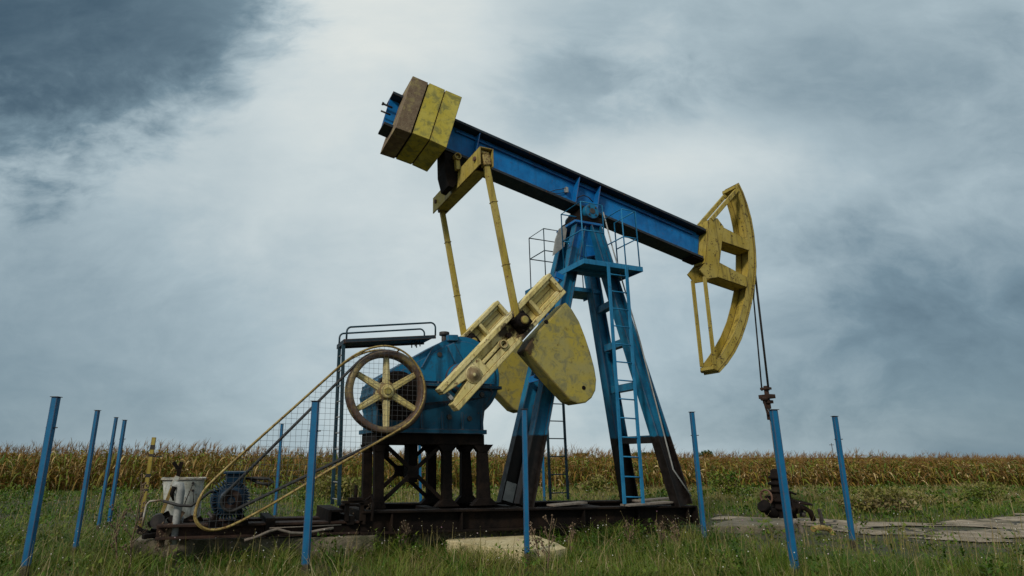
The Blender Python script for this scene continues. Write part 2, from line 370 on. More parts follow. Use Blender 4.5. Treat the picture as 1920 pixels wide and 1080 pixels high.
# ---- beam counterweight blocks: three slabs saddled over the tail
def block(cs, y0, y1, mat, name='counterweight_block'):
    m = MB(); m.prism(xz(y0, *cs), y0, y1); return part(m, name, mat, PJ, .012)
yb = -.68
cb = [xz(yb, (774.3,142), (803,154.5), (770.8,249.3), (741.9,239)), xz(yb, (805.6,155.5), (834.6,168.3), (805.2,261.8), (774,249.8)), xz(yb, (836.0,169), (866.5,182), (837.2,277), (806.6,262.6))]
for i, poly in enumerate(cb):
    m = MB(); m.prism(poly, yb+(.004 if i == 0 else 0), .50); o = part(m, 'counterweight_block', ('rusty','yellow_mot','yellow_mot')[i], PJ, .008)
    if i == 0: o['label'] = 'rust brown outermost counterweight block'
for a, b in ((cb[0], cb[1]), (cb[1], cb[2])):                          # dark packing between the blocks
    q = MB(); q.prism([a[1], b[0], b[3], a[2]], yb+.06, .44); part(q, 'packing_plate', 'black', PJ, 0)
# ---- equalizer beam, its bearing and the pitman arms
EX, EZ = -3.50, 7.36
e0 = at(897.5, 296, -1.32); e1 = at(818, 381, 1.28)
ec = (e0+e1)/2; ex, ez = ec.x+.13, ec.z
m = MB(); hw, hh, t = .14, .20, .025
m.bar((ex-hw,-1.34,ez), (ex-hw,1.34,ez), t, 2*hh, (1,0,0)); m.bar((ex+hw,-1.34,ez), (ex+hw,1.34,ez), t, 2*hh, (1,0,0))
m.bar((ex,-1.339,ez+hh-.012), (ex,1.339,ez+hh-.012), 2*hw-t-.004, t, (1,0,0)); m.bar((ex,-1.05,ez-hh+.012), (ex,1.05,ez-hh+.012), 2*hw-t-.004, t, (1,0,0))
eq = part(m, 'equalizer_beam', 'yellow')
q = MB(); q.cyl((ex-hw-.05,-1.12,ez+.02), (ex-hw+.02,-1.12,ez+.02), .05, 10); q.cyl((ex-hw-.05,1.12,ez+.02), (ex-hw+.02,1.12,ez+.02), .05, 10); parts(q, 'equalizer_pin', 'rust', eq, 0)
m = MB()
m.prism(xz(-.2, (833,282), (868,296), (868,330), (850,352), (841,348), (834,320)), -.2, .24)
brk = part(m, 'equalizer_bearing', 'black')
q = MB(); c0 = at(857,294.5,-.3); q.lathe(c0, (0,1,0), [(.085,-.06),(.055,-.06),(.055,.1),(.085,.1)], 20); q.cyl(c0+Vector((0,-.02,0)), c0+Vector((0,.1,0)), .03, 10)
q.bar(c0+Vector((0,.02,-.06)), c0+Vector((.03,.02,-.30)), .1, .1); part(q, 'bearing_eye', 'yellow', brk, 0)
PINX = at(975, 603, -1.34)
FARD = 2.30                                                           # near crank to far crank
for sgn in (0, 1):
    y = -1.24 if not sgn else 1.22
    pt = Vector((ex+.01, y, ez-.03)); pb = Vector((PINX.x, y, PINX.z))
    if sgn: pt = Vector((ex+.02, y, ez-.03))
    m = MB(); m.bar(pt, pb, .115, .115, w1=.125, h1=.125)
    pit = part(m, 'pitman_arm', 'yellow', PJ, .02)
    q = MB(); d = (pb-pt).normalized(); q.bar(pt-d*.09, pt+d*.14, .17, .17); q.cyl(pt-d*.12+Vector((-.1,0,.03)), pt-d*.12+Vector((.1,0,.03)), .05, 10); part(q, 'pitman_head', 'guard', pit, .02)
    q = MB(); q.bar(pt+d*.9, pt+d*.92, .135, .135); q.bar(pt+d*2.2, pt+d*2.22, .135, .135); parts(q, 'weld_collar', 'yellow', pit, .004)
# ---- cranks with their counterweights
yc = -1.28
A, B, C_, D_ = (at(u, v, yc) for u, v in ((1030,512),(1063.5,547),(861,770),(823,729.5)))
cu = ((A+B)/2-(C_+D_)/2); CL = cu.length; cu.normalize(); cvv = (A+D_)/2-(B+C_)/2; CWD = cvv.length
cn = Vector((-cu.z, 0, cu.x))                                          # across the crank, towards its upper left edge
cc = (C_+D_)/2
def cr(s, w, y=0.): p = cc+cu*s+cn*w; return Vector((p.x, y, p.z))      # s along from the forked end, w across
def cpos(u, v):
    p = at(u, v, yc)-cc; return p.dot(cu), p.dot(cn)
H2 = CWD/2
def crank(dy, near):
    yo = yc+dy; yi = yo+.24                                             # outer (camera) face, inner face
    Yo, Ym = yo, yo+.15
    m = MB()
    P2 = lambda *l: [((p := cr(s, w)).x, p.z) for s, w in l]
    notch, _ = cpos(884, 713)
    # web with the fork
    m.prism(P2((notch,0),(CL-.02,0),(CL-.02,H2-.06),(notch,H2-.06)), Ym, yi-.01)
    m.prism(P2((notch,-H2+.06),(CL-.02,-H2+.06),(CL-.02,-.0),(notch,-.0)), Ym, yi-.01)
    # long rims, end rim, fork prongs
    m.prism(P2((0,H2),(CL,H2),(CL,H2-.085),(0,H2-.085)), yo, yi)
    m.prism(P2((0,-H2),(CL,-H2),(CL,-H2+.085),(0,-H2+.085)), yo, yi)
    m.prism(P2((CL-.10,H2-.09),(CL-.002,H2-.09),(CL-.002,-H2+.09),(CL-.10,-H2+.09)), yo+.002, yi-.002)
    m.prism(P2((.003,H2-.08),(notch+.25,H2-.08),(notch+.25,.0),(notch+.04,.0),(.003,H2-.135)), yo+.022, yi-.002)
    m.prism(P2((.003,-H2+.08),(notch+.25,-H2+.08),(notch+.25,-.0),(notch+.04,-.0),(.003,-H2+.16)), yo+.022, yi-.002)
    # mid plate between fork and pin, with the raised slot loop
    s1, _ = cpos(957, 652); s2, _ = cpos(1000, 575)
    m.prism(P2((notch+.23,H2-.08),(notch+.42,H2-.08),(notch+.42,-H2+.08),(notch+.23,-H2+.08)), yo+.03, yi-.004)
    m.prism(P2((notch+.40,-H2+.08),(s1+.2,-H2+.08),(s1+.2,-H2+.2),(notch+.40,-H2+.2)), yo+.03, yi-.004)
    m.prism(P2((notch+.40,.03),(s1,.03),(s1,-.035),(notch+.40,-.035)), yo+.024, yi-.004)
    m.prism(P2((s2,H2-.08),(s2+.09,H2-.08),(s2+.09,-H2+.08),(s2,-H2+.08)), yo+.012, yi-.004)
    for w in (H2-.085-.03, -H2+.085+.03): m.prism(P2((s2+.09,w+.035),(CL-.1,w+.035),(CL-.1,w-.035),(s2+.09,w-.035)), yo+.04, yi-.004)
    o = part(m, 'crank', 'cream', PJ, .014)
    sb, wb = cpos(889, 702); c0 = cr(sb, wb, yo)
    q = MB(); q.revolve(c0, (0,1,0), [(.0,-.012),(.05,-.012),(.055,.0),(.15,.0),(.165,.012),(.165,.2)], 32); part(q, 'shaft_boss', 'cream', o, 0)
    q = MB(); sb, wb = cpos(944.5, 645); c1 = cr(sb, wb, yo); q.lathe(c1, (0,1,0), [(.085,-.02),(.055,-.02),(.055,.16),(.085,.16)], 24); part(q, 'hole_collar', 'cream', o, 0)
    q = MB(); q.cyl(c1+Vector((0,.07,0)), c1+Vector((0,.1,0)), .06, 16)
    sb, wb = cpos(958, 627); q.cyl(cr(sb,wb,yo+.05), cr(sb,wb,yo+.12), .05, 12); parts(q, 'dark_bore', 'black', o, 0)
    q = MB(); q.cyl(cr(.10,.0,yo+.1)+cn*.09, cr(.10,.0,yo+.1)-cn*.10, .022, 8); q.bar(cr(.08,.03,yo+.1), cr(.08,-.05,yo+.1), .07, .07); part(q, 'clamp_bolt', 'grey', o, .006)
    # crank pin block
    sp, wp = cpos(977, 603); c2 = cr(sp, wp, yo)
    q = MB(); q.bar(c2-cu*.14+Vector((0,.02,0)), c2+cu*.15+Vector((0,.02,0)), .22, .30); q.revolve(c2+Vector((0,-.14,0)), (0,1,0), [(.06,-.02),(.11,0),(.15,.03),(.155,.2)], 20)
    for a in range(6): q.cyl(c2+Vector((.115*math.cos(a*1.047),-.145,.115*math.sin(a*1.047))), c2+Vector((.115*math.cos(a*1.047),-.1,.115*math.sin(a*1.047))), .018, 6)
    part(q, 'crank_pin_block', 'black', o, .02)
    q = MB(); q.revolve(c2+Vector((0,-.165,0)), (0,1,0), [(.05,-.012),(.085,0),(.085,.03)], 16); part(q, 'bearing_cap', 'olive', o, 0)
    # greasy stain plate round the pin (built as flat smear plates of grease, real thickness)
    # counterweight
    cwp = [(1062,566),(1074,580),(1087,602),(1098,630),(1108,660),(1116,690),(1119.5,712),(1118,732),(1111,746),(1100,755),(1086,757.5),(1072,752),(1040,718),(986,655),(1000,632),(1030,600)]
    pl_ = [((p := at(u, v, yc+.02)).x, p.z) for u, v in cwp]
    q = MB(); q.prism(pl_, yo+.03, yo+.42); w = part(q, 'crank_counterweight', 'olive', PJ, .03); w.parent = o
    q = MB()
    for (u, v, r) in ((1095,727,.042), (1025,603,.04)):
        p = at(u, v, yc+.02); p.y = yo+.03; q.revolve(p+Vector((0,-.008,0)), (0,1,0), [(r*.7,0),(r,.002),(r,.03)], 14)
    parts(q, 'lifting_hole', 'black', o, 0)
    return o
crank(0, True); crank(FARD, False)
sb, wb = cpos(889, 702); SH = cr(sb, wb, 0)
m = MB(); m.cyl((SH.x, yc+.1, SH.z), (SH.x, yc+FARD+.1, SH.z), .14, 24); part(m, 'crank_shaft', 'dark', PJ, 0)
# ---- gearbox
yg = -.58; GY1 = .42
cR = at(868, 706, yg); top = at(868, 631, yg); RR = (top.z-cR.z)
cL = at(745, 742, yg); RL = .46
zb = at(800, 808, yg).z
def casepoly(R1, R2):
    d = Vector((cL.x-cR.x, 0, cL.z-cR.z)); L_ = math.hypot(d.x, d.z); base = math.atan2(d.z, d.x); off = math.acos((R1-R2)/L_)
    a_top = base-off; pts = []
    a0 = -math.pi*.30; 
    for i in range(49):
        a = a0+(a_top-a0)*i/48 if a_top > a0 else a0+(a_top+2*math.pi-a0)*i/48
        pts.append((cR.x+R1*math.cos(a), cR.z+R1*math.sin(a)))
    a_e = math.pi*1.20
    for i in range(13):
        a = a_top+(a_e-a_top)*i/12; pts.append((cL.x+R2*math.cos(a), cL.z+R2*math.sin(a)))
    pts.append((at(706,800,yg).x, zb)); pts.append((at(905,800,yg).x, zb))
    return pts
zs = at(810, 722, yg).z
def cut(poly, z, up):
    out = []; n = len(poly)
    for i in range(n):
        a, b = poly[i], poly[(i+1)%n]
        if (a[1] >= z) == up: out.append(a)
        if (a[1]-z)*(b[1]-z) < 0: t = (z-a[1])/(b[1]-a[1]); out.append((a[0]+(b[0]-a[0])*t, z))
    return out
cp_ = casepoly(RR, RL); cp2 = casepoly(RR-.10, RL-.10)
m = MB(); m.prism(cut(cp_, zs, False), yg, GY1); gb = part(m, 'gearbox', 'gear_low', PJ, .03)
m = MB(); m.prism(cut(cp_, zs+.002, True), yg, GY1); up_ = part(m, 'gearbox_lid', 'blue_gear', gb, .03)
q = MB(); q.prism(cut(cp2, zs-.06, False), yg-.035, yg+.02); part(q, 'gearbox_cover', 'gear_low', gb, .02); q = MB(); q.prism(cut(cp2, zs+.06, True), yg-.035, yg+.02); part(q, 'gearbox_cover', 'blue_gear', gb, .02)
q = MB(); q.box((cL.x-RL+.06, yg-.085, zs-.03), (cR.x+RR+.01, GY1+.06, zs+.03))
for i in range(9): q.cyl((cL.x-RL+.15+i*.27, yg-.055, zs-.07), (cL.x-RL+.15+i*.27, yg-.055, zs+.07), .022, 6)
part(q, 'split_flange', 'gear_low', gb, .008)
q = MB(); q.bar(at(844,645,yg-.05), at(869,697,yg-.05), .06, .17); q.bar(at(838,634,yg-.03), at(858,634,yg-.03), .10, .12); q.bar(at(790,690,yg-.05), at(812,650,yg-.05), .05, .03); part(q, 'lifting_rib', 'blue_gear', gb, .015)
q = MB(); p = at(833,634,-.3); q.cyl(p+Vector((0,0,-.1)), p+Vector((0,0,.06)), .055, 14); q.cyl(p+Vector((0,0,.05)), p+Vector((0,0,.12)), .10, 16); part(q, 'breather_cap', 'dark', gb, .01)
q = MB()
for u, v in ((824,665),(880,785),(842,782),(903,740),(770,790)): p = at(u, v, yg-.03); q.cyl(p, p+Vector((0,-.03,0)), .05, 8)
parts(q, 'cover_bolt', 'dark', gb, .006)
q = MB(); q.box((at(700,800,yg).x, yg-.10, zb-.045), (at(906,800,yg).x+.03, GY1+.06, zb+.035))
for i in range(6): q.bar((at(708,800,yg).x+i*.4, yg-.05, zb+.03), (at(708,800,yg).x+i*.4, yg-.01, zb+.35), .05, .05)
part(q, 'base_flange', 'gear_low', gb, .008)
q = MB(); q.revolve((SH.x, yg-.30, SH.z), (0,1,0), [(.16,0),(.26,.04),(.30,.3)], 24); q.revolve((SH.x, GY1-.02, SH.z), (0,1,0), [(.30,0),(.26,.4),(.16,.55)], 24); parts(q, 'shaft_housing', 'blue_gear', gb, 0)
q = MB(); q.prism([(cL.x+(RL-.02)*math.cos(i*.2618), cL.z+(RL-.02)*math.sin(i*.2618)) for i in range(24)], yg-.09, yg-.03); part(q, 'pinion_shade_plate', 'black', gb, .02)  # added black plate: shade and dirt behind the pulley put into its colour
# ---- gearbox stand
SKT = .655
zt = zb-.045
YN, YF = -.46, .34
xl, xr = at(702,800,YN).x, at(904,800,YN).x
m = MB(); m.box((xl,YN-.09,zt-.19), (xr,YF+.09,zt-.002)); st = part(m, 'gearbox_stand', 'black', PJ, .008)
def ux(u, v): return at(u, v, YN).x
LEG = [(703,701,.17,.17),(829,829,.18,.18),(895,899,.18,.25)]
for y in (YN, YF):
    xs_ = []
    for uT, uB, wT, wB in LEG:
        q = MB(); pT = Vector((ux(uT+8,810), y, zt-.18)); pB = Vector((ux(uB+8,950), y, SKT)); xs_.append(((pT.x+pB.x)/2))
        q.bar(pT, pB, .13, wT, h1=wB)
        q.bar(pB+Vector((0,0,.13)), pB+Vector((0,0,.002)), .15, wB, h1=wB+(.28 if uT > 800 else .08))
        q.bar(pT+Vector((0,0,-.002)), pT+Vector((0,0,-.14)), .15, wT+(.24 if uT > 800 else .06), h1=wT)
        part(q, 'stand_leg', 'black', st, .006)
    x0, x1 = xs_[0]+.06, xs_[1]-.06; xm = (x0+x1)/2; zc = (zt+SKT)/2-.03; q = MB()
    for sx in (-1, 1):
        for sz in (-1, 1): q.bar((xm+sx*.05, y+.001*sx*sz, zc+sz*.05), (xm+sx*(x1-x0)/2, y, zc+sz*.50), .04, .07)
    q.prism([(xm-.10,zc-.06),(xm-.06,zc-.10),(xm+.06,zc-.10),(xm+.10,zc-.06),(xm+.10,zc+.06),(xm+.06,zc+.10),(xm-.06,zc+.10),(xm-.10,zc+.06)], y-.03, y+.03)
    part(q, 'cross_brace', 'black', st, .004)
q = MB(); xB = ux(785,810); q.box((xB-.09,-.2,zt-.85), (xB+.08,.1,zt-.19)); q.box((ux(722,800)-.02,YN+.1,zt-.42),(ux(722,800)+.12,YF-.1,zt-.19)); parts(q, 'stand_web', 'black', st, .006)
# ---- skid
m = MB()
def skid_rail(m, y, xa, za, xb, zb_, h):
    """I-beam rail following the slight fall of the base"""
    for (o0, w, hh) in ((0., .30, .035), (h-.035, .30, .035)):
        m.bar((xa,y,za-o0-hh/2), (xb,y,zb_-o0-hh/2), w, hh)
    m.bar((xa,y,za-h/2), (xb,y,zb_-h/2), .04, h-.07)
SL, SR = at(690,958,-.95), at(1303,948,-.95)
for y in (-.82, .82):
    m = MB(); skid_rail(m, y, SL.x-.1, SL.z, SR.x, SR.z, .36)
    for i in range(6):
        x = SL.x+.4+i*1.25; zz_ = SL.z+(SR.z-SL.z)*(x-SL.x)/(SR.x-SL.x); m.box((x,y-.13,zz_-.33), (x+.03,y+.13,zz_-.036))
    part(m, 'skid_rail', 'black', PJ, .006)
m = MB()
for x in (SL.x-.02, -4.1, -2.4, -.6, SR.x-.12): zz_ = SL.z+(SR.z-SL.z)*(x-SL.x)/(SR.x-SL.x); m.box((x,-.66,zz_-.34), (x+.2,.66,zz_-.04))
m.box((SR.x-.001,-.98,SR.z-.37), (SR.x+.04,.98,SR.z-.005))
parts(m, 'skid_crossmember', 'black', PJ, .006)
# motor rails and the stepped tail of the skid
m = MB(); z1 = at(520,981,-.75).z; skid_rail(m, -.75, -8.55, z1+.05, SL.x-.12, z1, .20); skid_rail(m, .0, -8.55, z1+.05, SL.x-.12, z1, .20)
mr = part(m, 'motor_rail', 'railrust', PJ, .006)
m = MB(); x0 = at(614,960,-.8).x; zst = at(620,955,-.8).z; m.box((x0,-.9,.36), (x0+.05,.2,zst)); m.box((x0+.051,-.9,zst-.04), (x0+.24,.2,zst-.002)); m.box((x0+.052,-.62,.36), (x0+.24,.1,zst-.041)); m.box((x0+.1,-.86,.33), (SL.x-.12,.5,.46)); m.box((x0+.3,-.93,.46), (x0+.42,-.3,.60)); m.box((x0+.55,-.95,.46), (x0+.60,.0,.66))
m.box((at(498,985,-.9).x,-.95,.36),(at(515,985,-.9).x,.1,at(505,975,-.9).z+.03))
parts(m, 'skid_step', 'black', PJ, .01)
m = MB()
p = at(672,940,-.95); m.box(p+Vector((-.26,-.03,-.03)), p+Vector((.16,.1,.01))); m.box(p+Vector((-.16,-.05,.01)), p+Vector((.06,.08,.06))); m.tube([p+Vector((.12,.02,.0)),p+Vector((.2,-.04,.08)),p+Vector((.24,-.06,-.02)),p+Vector((.22,-.06,-.3))], .025, 7); m.cyl(p+Vector((-.04,.03,.05)), p+Vector((-.04,.03,.25)), .03, 8)
m.box(p+Vector((-.2,.0,-.3)), p+Vector((-.14,.1,-.03))); m.box(p+Vector((.04,.0,-.3)), p+Vector((.1,.1,-.03)))
parts(m, 'brake_lever', 'black', PJ, .006)
# ---- samson post
ZT = at(1107,432,-.3).z
def legH(p0, p1, w0, w1, dw, name='post_leg'):
    q = MB(); t = .03
    p0, p1 = Vector(p0), Vector(p1); d = (p1-p0).normalized(); a = Vector((0,1,0)); a = (a-a.dot(d)*d).normalized(); b = d.cross(a)
    q.bar(p0, p1, t, w0-.05, h1=w1-.05)
    for s_ in (-1,1): q.bar(p0+b*s_*(w0/2-.013), p1+b*s_*(w1/2-.013), dw, .026)
    return part(q, name, 'blue_band', sp, .005)
sp = empty('samson_post', (0,0,0)); sp.parent = PJ
hd = MB()
def zsk(x): return SL.z+(SR.z-SL.z)*(x-SL.x)/(SR.x-SL.x)
fb = at(1279,944,-.95); ft = at(1113,425,-.30)
legH((fb.x,-.95,zsk(fb.x)), (ft.x,-.30,ft.z), .35, .27, .24)
fb2 = at(1180,936,.78); ft2 = at(1096,430,.28)
legH((fb2.x,.78,zsk(fb2.x)), (ft2.x,.28,ft.z), .35, .27, .24)
rb = at(982,944,-.42); rt = at(1086,425,-.26)
legH((rb.x,-.42,zsk(rb.x)), (rt.x,-.26,ft.z), .34, .26, .2)
rb2 = at(948,945,.30); rt2 = at(1072,430,.26)
legH((rb2.x,.28,zsk(rb2.x)), (rt.x,.26,ft.z), .34, .26, .2)
q = MB()                                                                # batten plates on the rear pair, rungs between the front pair
def lerp(a, b, t): return Vector(a)+(Vector(b)-Vector(a))*t
fN0, fN1 = Vector((fb.x,-.95,zsk(fb.x))), Vector((ft.x,-.30,ft.z)); fF0, fF1 = Vector((fb2.x,.78,zsk(fb2.x))), Vector((ft2.x,.28,ft.z))
rN0, rN1 = Vector((rb.x,-.42,zsk(rb.x))), Vector((rt.x,-.26,ft.z)); rF0, rF1 = Vector((rb2.x,.28,zsk(rb2.x))), Vector((rt.x,.26,ft.z))
for t in (.215, .40, .555, .70):
    a, b = lerp(fN0, fN1, t), lerp(fF0, fF1, t); q = MB(); q.bar(a+Vector((-.02,.14,0)), b+Vector((-.02,-.14,0)), .16, .16, (1,0,0)); part(q, 'post_rung', 'blue_band', sp, .006)
for t in (.41, .62, .78):
    a, b = lerp(rN0, rN1, t), lerp(rF0, rF1, t); dd = (rN1-rN0).normalized(); q = MB(); q.bar(a-dd*.07+Vector((-.2,.0,0)), a+dd*.07+Vector((-.2,.0,0)), .03, .3); q.bar(a+Vector((-.17,.11,0)), b+Vector((-.17,-.11,0)), .14, .02, (0,0,1)); part(q, 'batten_plate', 'blue', sp, .004)
q = MB(); pB = rF0+Vector((-.17,0,.18)); dd = (rF1-rF0).normalized(); q.bar(rF0+dd*.05+Vector((-.05,-.14,0)), rF0+dd*.42+Vector((-.05,-.14,0)), .02, .22); part(q, 'base_plate', 'grey', sp, .004)
q = MB()                                                                # head: side plates, cap, cross diaphragm
for y in (-.27, .27):
    q.prism(xz(-.3, (1078,424), (1128,424), (1134,462), (1122,478), (1098,482), (1076,476), (1068,462)), y-.02, y+.02)
cxh = (rt.x+ft.x)/2+.0
q.box((rt.x-.2,-.40,ft.z+.0), (ft.x+.22,.40,ft.z+.06)); parts(q, 'post_head', 'blue', sp, .008)
q = MB(); q.prism(xz(-.30, (1062,420), (1078,412), (1072,455), (1050,472), (1055,440)), .0, .03); part(q, 'gusset_plate', 'grey', sp, .004)
q = MB(); q.tube([at(1131,398,-.3), at(1150,470,-.6), at(1200,640,-.8), at(1262,880,-1.0), at(1296,930,-1.1)], .016, 6); part(q, 'earth_cable', 'grey', sp, 0)
# ---- centre bearing on the post
m = MB(); cbn = at(1107,398,-.36)
m.box((cbn.x-.34,-.40,ft.z+.06), (cbn.x+.34,.40,ft.z+.20)); m.prism([(cbn.x-.30,ft.z+.2),(cbn.x+.30,ft.z+.2),(cbn.x+.16,cbn.z+.16),(cbn.x-.16,cbn.z+.16)], -.30, .30)
sd_ = part(m, 'centre_bearing', 'black', PJ, .02)
q = MB()
for y0, y1 in ((-.44,-.22), (.22,.44)): q.cyl((cbn.x,y0,cbn.z), (cbn.x,y1,cbn.z), .185, 28)
parts(q, 'bearing_cap', 'blue_gear', sd_, .012)
q = MB(); q.cyl((cbn.x,-.45,cbn.z), (cbn.x,.45,cbn.z), .07, 16)
for a in range(4): q.cyl((cbn.x+.13*math.cos(a*1.57+.78),-.455,cbn.z+.13*math.sin(a*1.57+.78)), (cbn.x+.13*math.cos(a*1.57+.78),-.42,cbn.z+.13*math.sin(a*1.57+.78)), .022, 6)
part(q, 'bearing_pin', 'dark', sd_, 0)
# ---- platforms, railings, ladders
pl0 = at(1095,491,-1.06); pl1 = at(1203,503,-1.06); pz = (pl0.z+pl1.z)/2
m = MB(); m.box((pl0.x,-1.06,pz-.012), (pl1.x,-.20,pz+.012))
m.box((pl0.x-.02,-1.08,pz-.06), (pl1.x+.02,-1.061,pz+.05)); m.box((pl0.x-.02,-1.06,pz-.065), (pl0.x-.001,.85,pz+.05)); m.box((pl1.x+.001,-1.06,pz-.06), (pl1.x+.02,-.20,pz+.05))
m.box((pl0.x,-.62,pz-.07), (pl1.x,-.57,pz-.013))
near_pf = part(m, 'service_platform', 'blue_lad', PJ, .004)
def pxrail(lines, y, name, parent, r=.016, mat='blue_lad'):
    q = MB()
    for ln in lines: q.tube([p if isinstance(p, Vector) else Vector(p) for p in ln], r, 6)
    return part(q, name, mat, parent, 0)
zr = at(1090.5,378,-1.04).z; zm = pz+(zr-pz)*.52; xa = pl0.x+.02; xb = at(1128,382,-1.04).x; xc = at(1168,430,-1.04).x; xd = pl1.x-.03; yb_ = -.15
for xs0, xs1, near_only in ((xa, xb, True), (xc, xd, False)):
    pxrail([[(xs0,-1.04,pz),(xs0,-1.04,zr),(xs0,yb_-.12,zr),(xs0,yb_-.12,pz)], [(xs0,-1.04,zr),(xs1,-1.04,zr),(xs1,-1.04,pz)],
            [(xs0,-1.04,zm),(xs1,-1.04,zm)], [(xs0,-1.04,zm),(xs0,yb_-.12,zm)]]+([[(xs1,-1.04,zr),(xs1,-.30,zr),(xs1,-.30,pz)],[(xs1,-1.04,zm),(xs1,-.3,zm)]] if not near_only else [[(xs0,yb_-.12,zr),(xs0+.45,yb_-.12,zr)],[(xs0,yb_-.12,zm),(xs0+.45,yb_-.12,zm)]]), 0, 'handrail', near_pf)
pxrail([[(xb+.02,-.28,zr-.06),(xc,-.28,zr-.06)],[(xb+.02,-.28,zm-.02),(xc,-.28,zm-.02)],[(xb+.02,-.28,zr-.06),(xb+.05,-.28,pz)]], 0, 'handrail', near_pf)
zf = 5.33; fx0 = -1.22
m = MB(); m.box((fx0,.36,zf-.012), (.42,1.12,zf+.012)); m.box((fx0-.02,.34,zf-.06), (.44,.359,zf+.04)); m.box((fx0-.02,.36,zf-.06),(fx0-.001,1.12,zf+.04)); m.box((.421,.36,zf-.06),(.44,1.12,zf+.04))
far_pf = part(m, 'service_platform', 'blue_lad', PJ, .004)
zfr = at(1019,428.5,.36).z; fxn = at(1019,428.5,.36).x; zfm = zfr-.55
pxrail([[(fxn,.36,zf),(fxn,.36,zfr),(fxn,1.05,zfr),(fxn,1.05,zf)], [(fxn,.36,zfm),(fxn,1.05,zfm)], [(fxn,.36,zfr),(fxn+.5,.36,zfr),(fxn+.5,.36,zf)], [(fxn,.36,zfm),(fxn+.5,.36,zfm)],
        [(fxn,1.05,zfr),(.4,1.05,zfr),(.4,1.05,zf)], [(fxn,1.05,zfm),(.4,1.05,zfm)]], 0, 'handrail', far_pf, .014, 'railblue')
def ladder(b0, b1, t0_, t1_, n, rr=.028, mat='blue_lad', rm=None, parent=PJ, name='ladder'):
    m = MB()
    l = empty(name, (0,0,0)); l.parent = parent
    for a, b in ((b0,t0_),(b1,t1_)): m.bar(a, b, rr*1.0, rr*2.0)
    parts(m, 'ladder_rail', mat, l, .004); q = MB()
    for i in range(n):
        t = (i+.35)/n; q.tube([lerp(b0,t0_,t), lerp(b1,t1_,t)], rr*.42, 6)
    parts(q, 'ladder_rung', rm or mat, l, 0); return l
lb0, lb1 = at(1171,945,-1.02), at(1206,946,-1.02)
lt0, lt1 = at(1140,493,-1.085), at(1174,498,-1.085)
ladder(lb0, lb1, lt0, lt1, 13, .034)
fl0, fl1 = at(1034,938,1.1), at(1067,935,1.1)
ladder(Vector((fl0.x,1.14,.6)), Vector((fl1.x,1.14,.6)), Vector((fl0.x,1.14,zf)), Vector((fl1.x,1.14,zf)), 12, .03, 'railblue')
# gearbox catwalk
gy0, gy1 = -.80, -.15
ca, cb_ = at(650,637,gy0), at(817,629,gy0)
m = MB(); m.bar((ca.x,(gy0+gy1)/2,ca.z-.01), (cb_.x,(gy0+gy1)/2,cb_.z-.01), gy1-gy0, .03)
for y in (gy0, gy1): m.bar((ca.x-.03,y,ca.z-.025), (cb_.x,y,cb_.z-.025), .03, .065)
m.bar((ca.x-.03,gy0+.02,ca.z-.025), (ca.x-.03,gy1-.02,ca.z-.025), .03, .08, (1,0,0))
cw_ = part(m, 'gearbox_catwalk', 'blue_black', PJ, .004)
def hoop(y, zoff, z2):
    p0 = Vector((ca.x,y,ca.z)); p1 = Vector((cb_.x,y,cb_.z)); rr = .09; h0 = zoff
    pts = [p0]; c = p0+Vector((rr,0,h0-rr))
    for i in range(6): a = math.pi-math.pi/2*i/5; pts.append(c+Vector((rr*math.cos(a),0,rr*math.sin(a))))
    c = p1+Vector((-rr,0,h0-rr))
    for i in range(6): a = math.pi/2-math.pi/2*i/5; pts.append(c+Vector((rr*math.cos(a),0,rr*math.sin(a))))
    pts.append(p1); return pts
for y in (gy0+.02, gy1-.02):
    q = MB(); q.tube(hoop(y, .24, 0), .017, 8); part(q, 'handrail', 'railblue', cw_, 0)
gl = at(642,652,-.62).x; zg0 = at(640,948,-.7).z
ladder(Vector((gl+.06,-.70,zg0)), Vector((gl+.02,-.36,zg0)), Vector((gl,-.70,ca.z-.06)), Vector((gl,-.36,ca.z-.06)), 10, .03, 'railblue', 'grey')
q = MB()
for u in (737, 746): p = at(u+35, 652, -.5); q.tube([p, p+Vector((0,0,.12)), p+Vector((.06,0,.14)), p+Vector((.07,0,.03))], .012, 6)
parts(q, 'oil_pipe', 'dark', gb, 0)
# ---- flywheel pulley
yp = -1.16
pc = at(724,734.5,yp); PR = ((at(797.5,735,yp)-at(650.5,735,yp)).length)/2
m = MB(); m.lathe(pc, (0,1,0), [(PR,-.10),(PR-.015,-.12),(PR-.085,-.12),(PR-.10,-.10),(PR-.10,.10),(PR-.085,.12),(PR-.015,.12),(PR,.10),(PR-.03,.06),(PR,.03),(PR-.03,0),(PR,-.03),(PR-.03,-.06)], 72)
pul = part(m, 'pulley_rim', 'rim', PJ, 0)
m = MB()
for i in range(6):
    a = math.pi/2+i*math.pi/3+.03; d = Vector((math.cos(a),0,math.sin(a)))
    q = MB(); q.bar(pc+d*.12, pc+d*(PR-.095), .07, .125, h1=.095); q.bar(pc+d*.12+Vector((0,-.025,0)), pc+d*(PR-.10)+Vector((0,-.025,0)), .03, .05); part(q, 'pulley_spoke', 'cream', pul, .012)
q = MB(); q.revolve(pc+Vector((0,-.10,0)), (0,1,0), [(.085,0),(.10,.0),(.115,.015),(.12,.06),(.17,.07),(.175,.20)], 32); part(q, 'pulley_hub', 'cream', pul, 0)
q = MB(); q.revolve(pc+Vector((0,-.125,0)), (0,1,0), [(.055,0),(.062,.006),(.062,.06)], 20); q.cyl(pc+Vector((0,.05,0)), (pc.x,yg+.05,pc.z), .07, 16); part(q, 'pulley_shaft', 'olive', pul, 0)
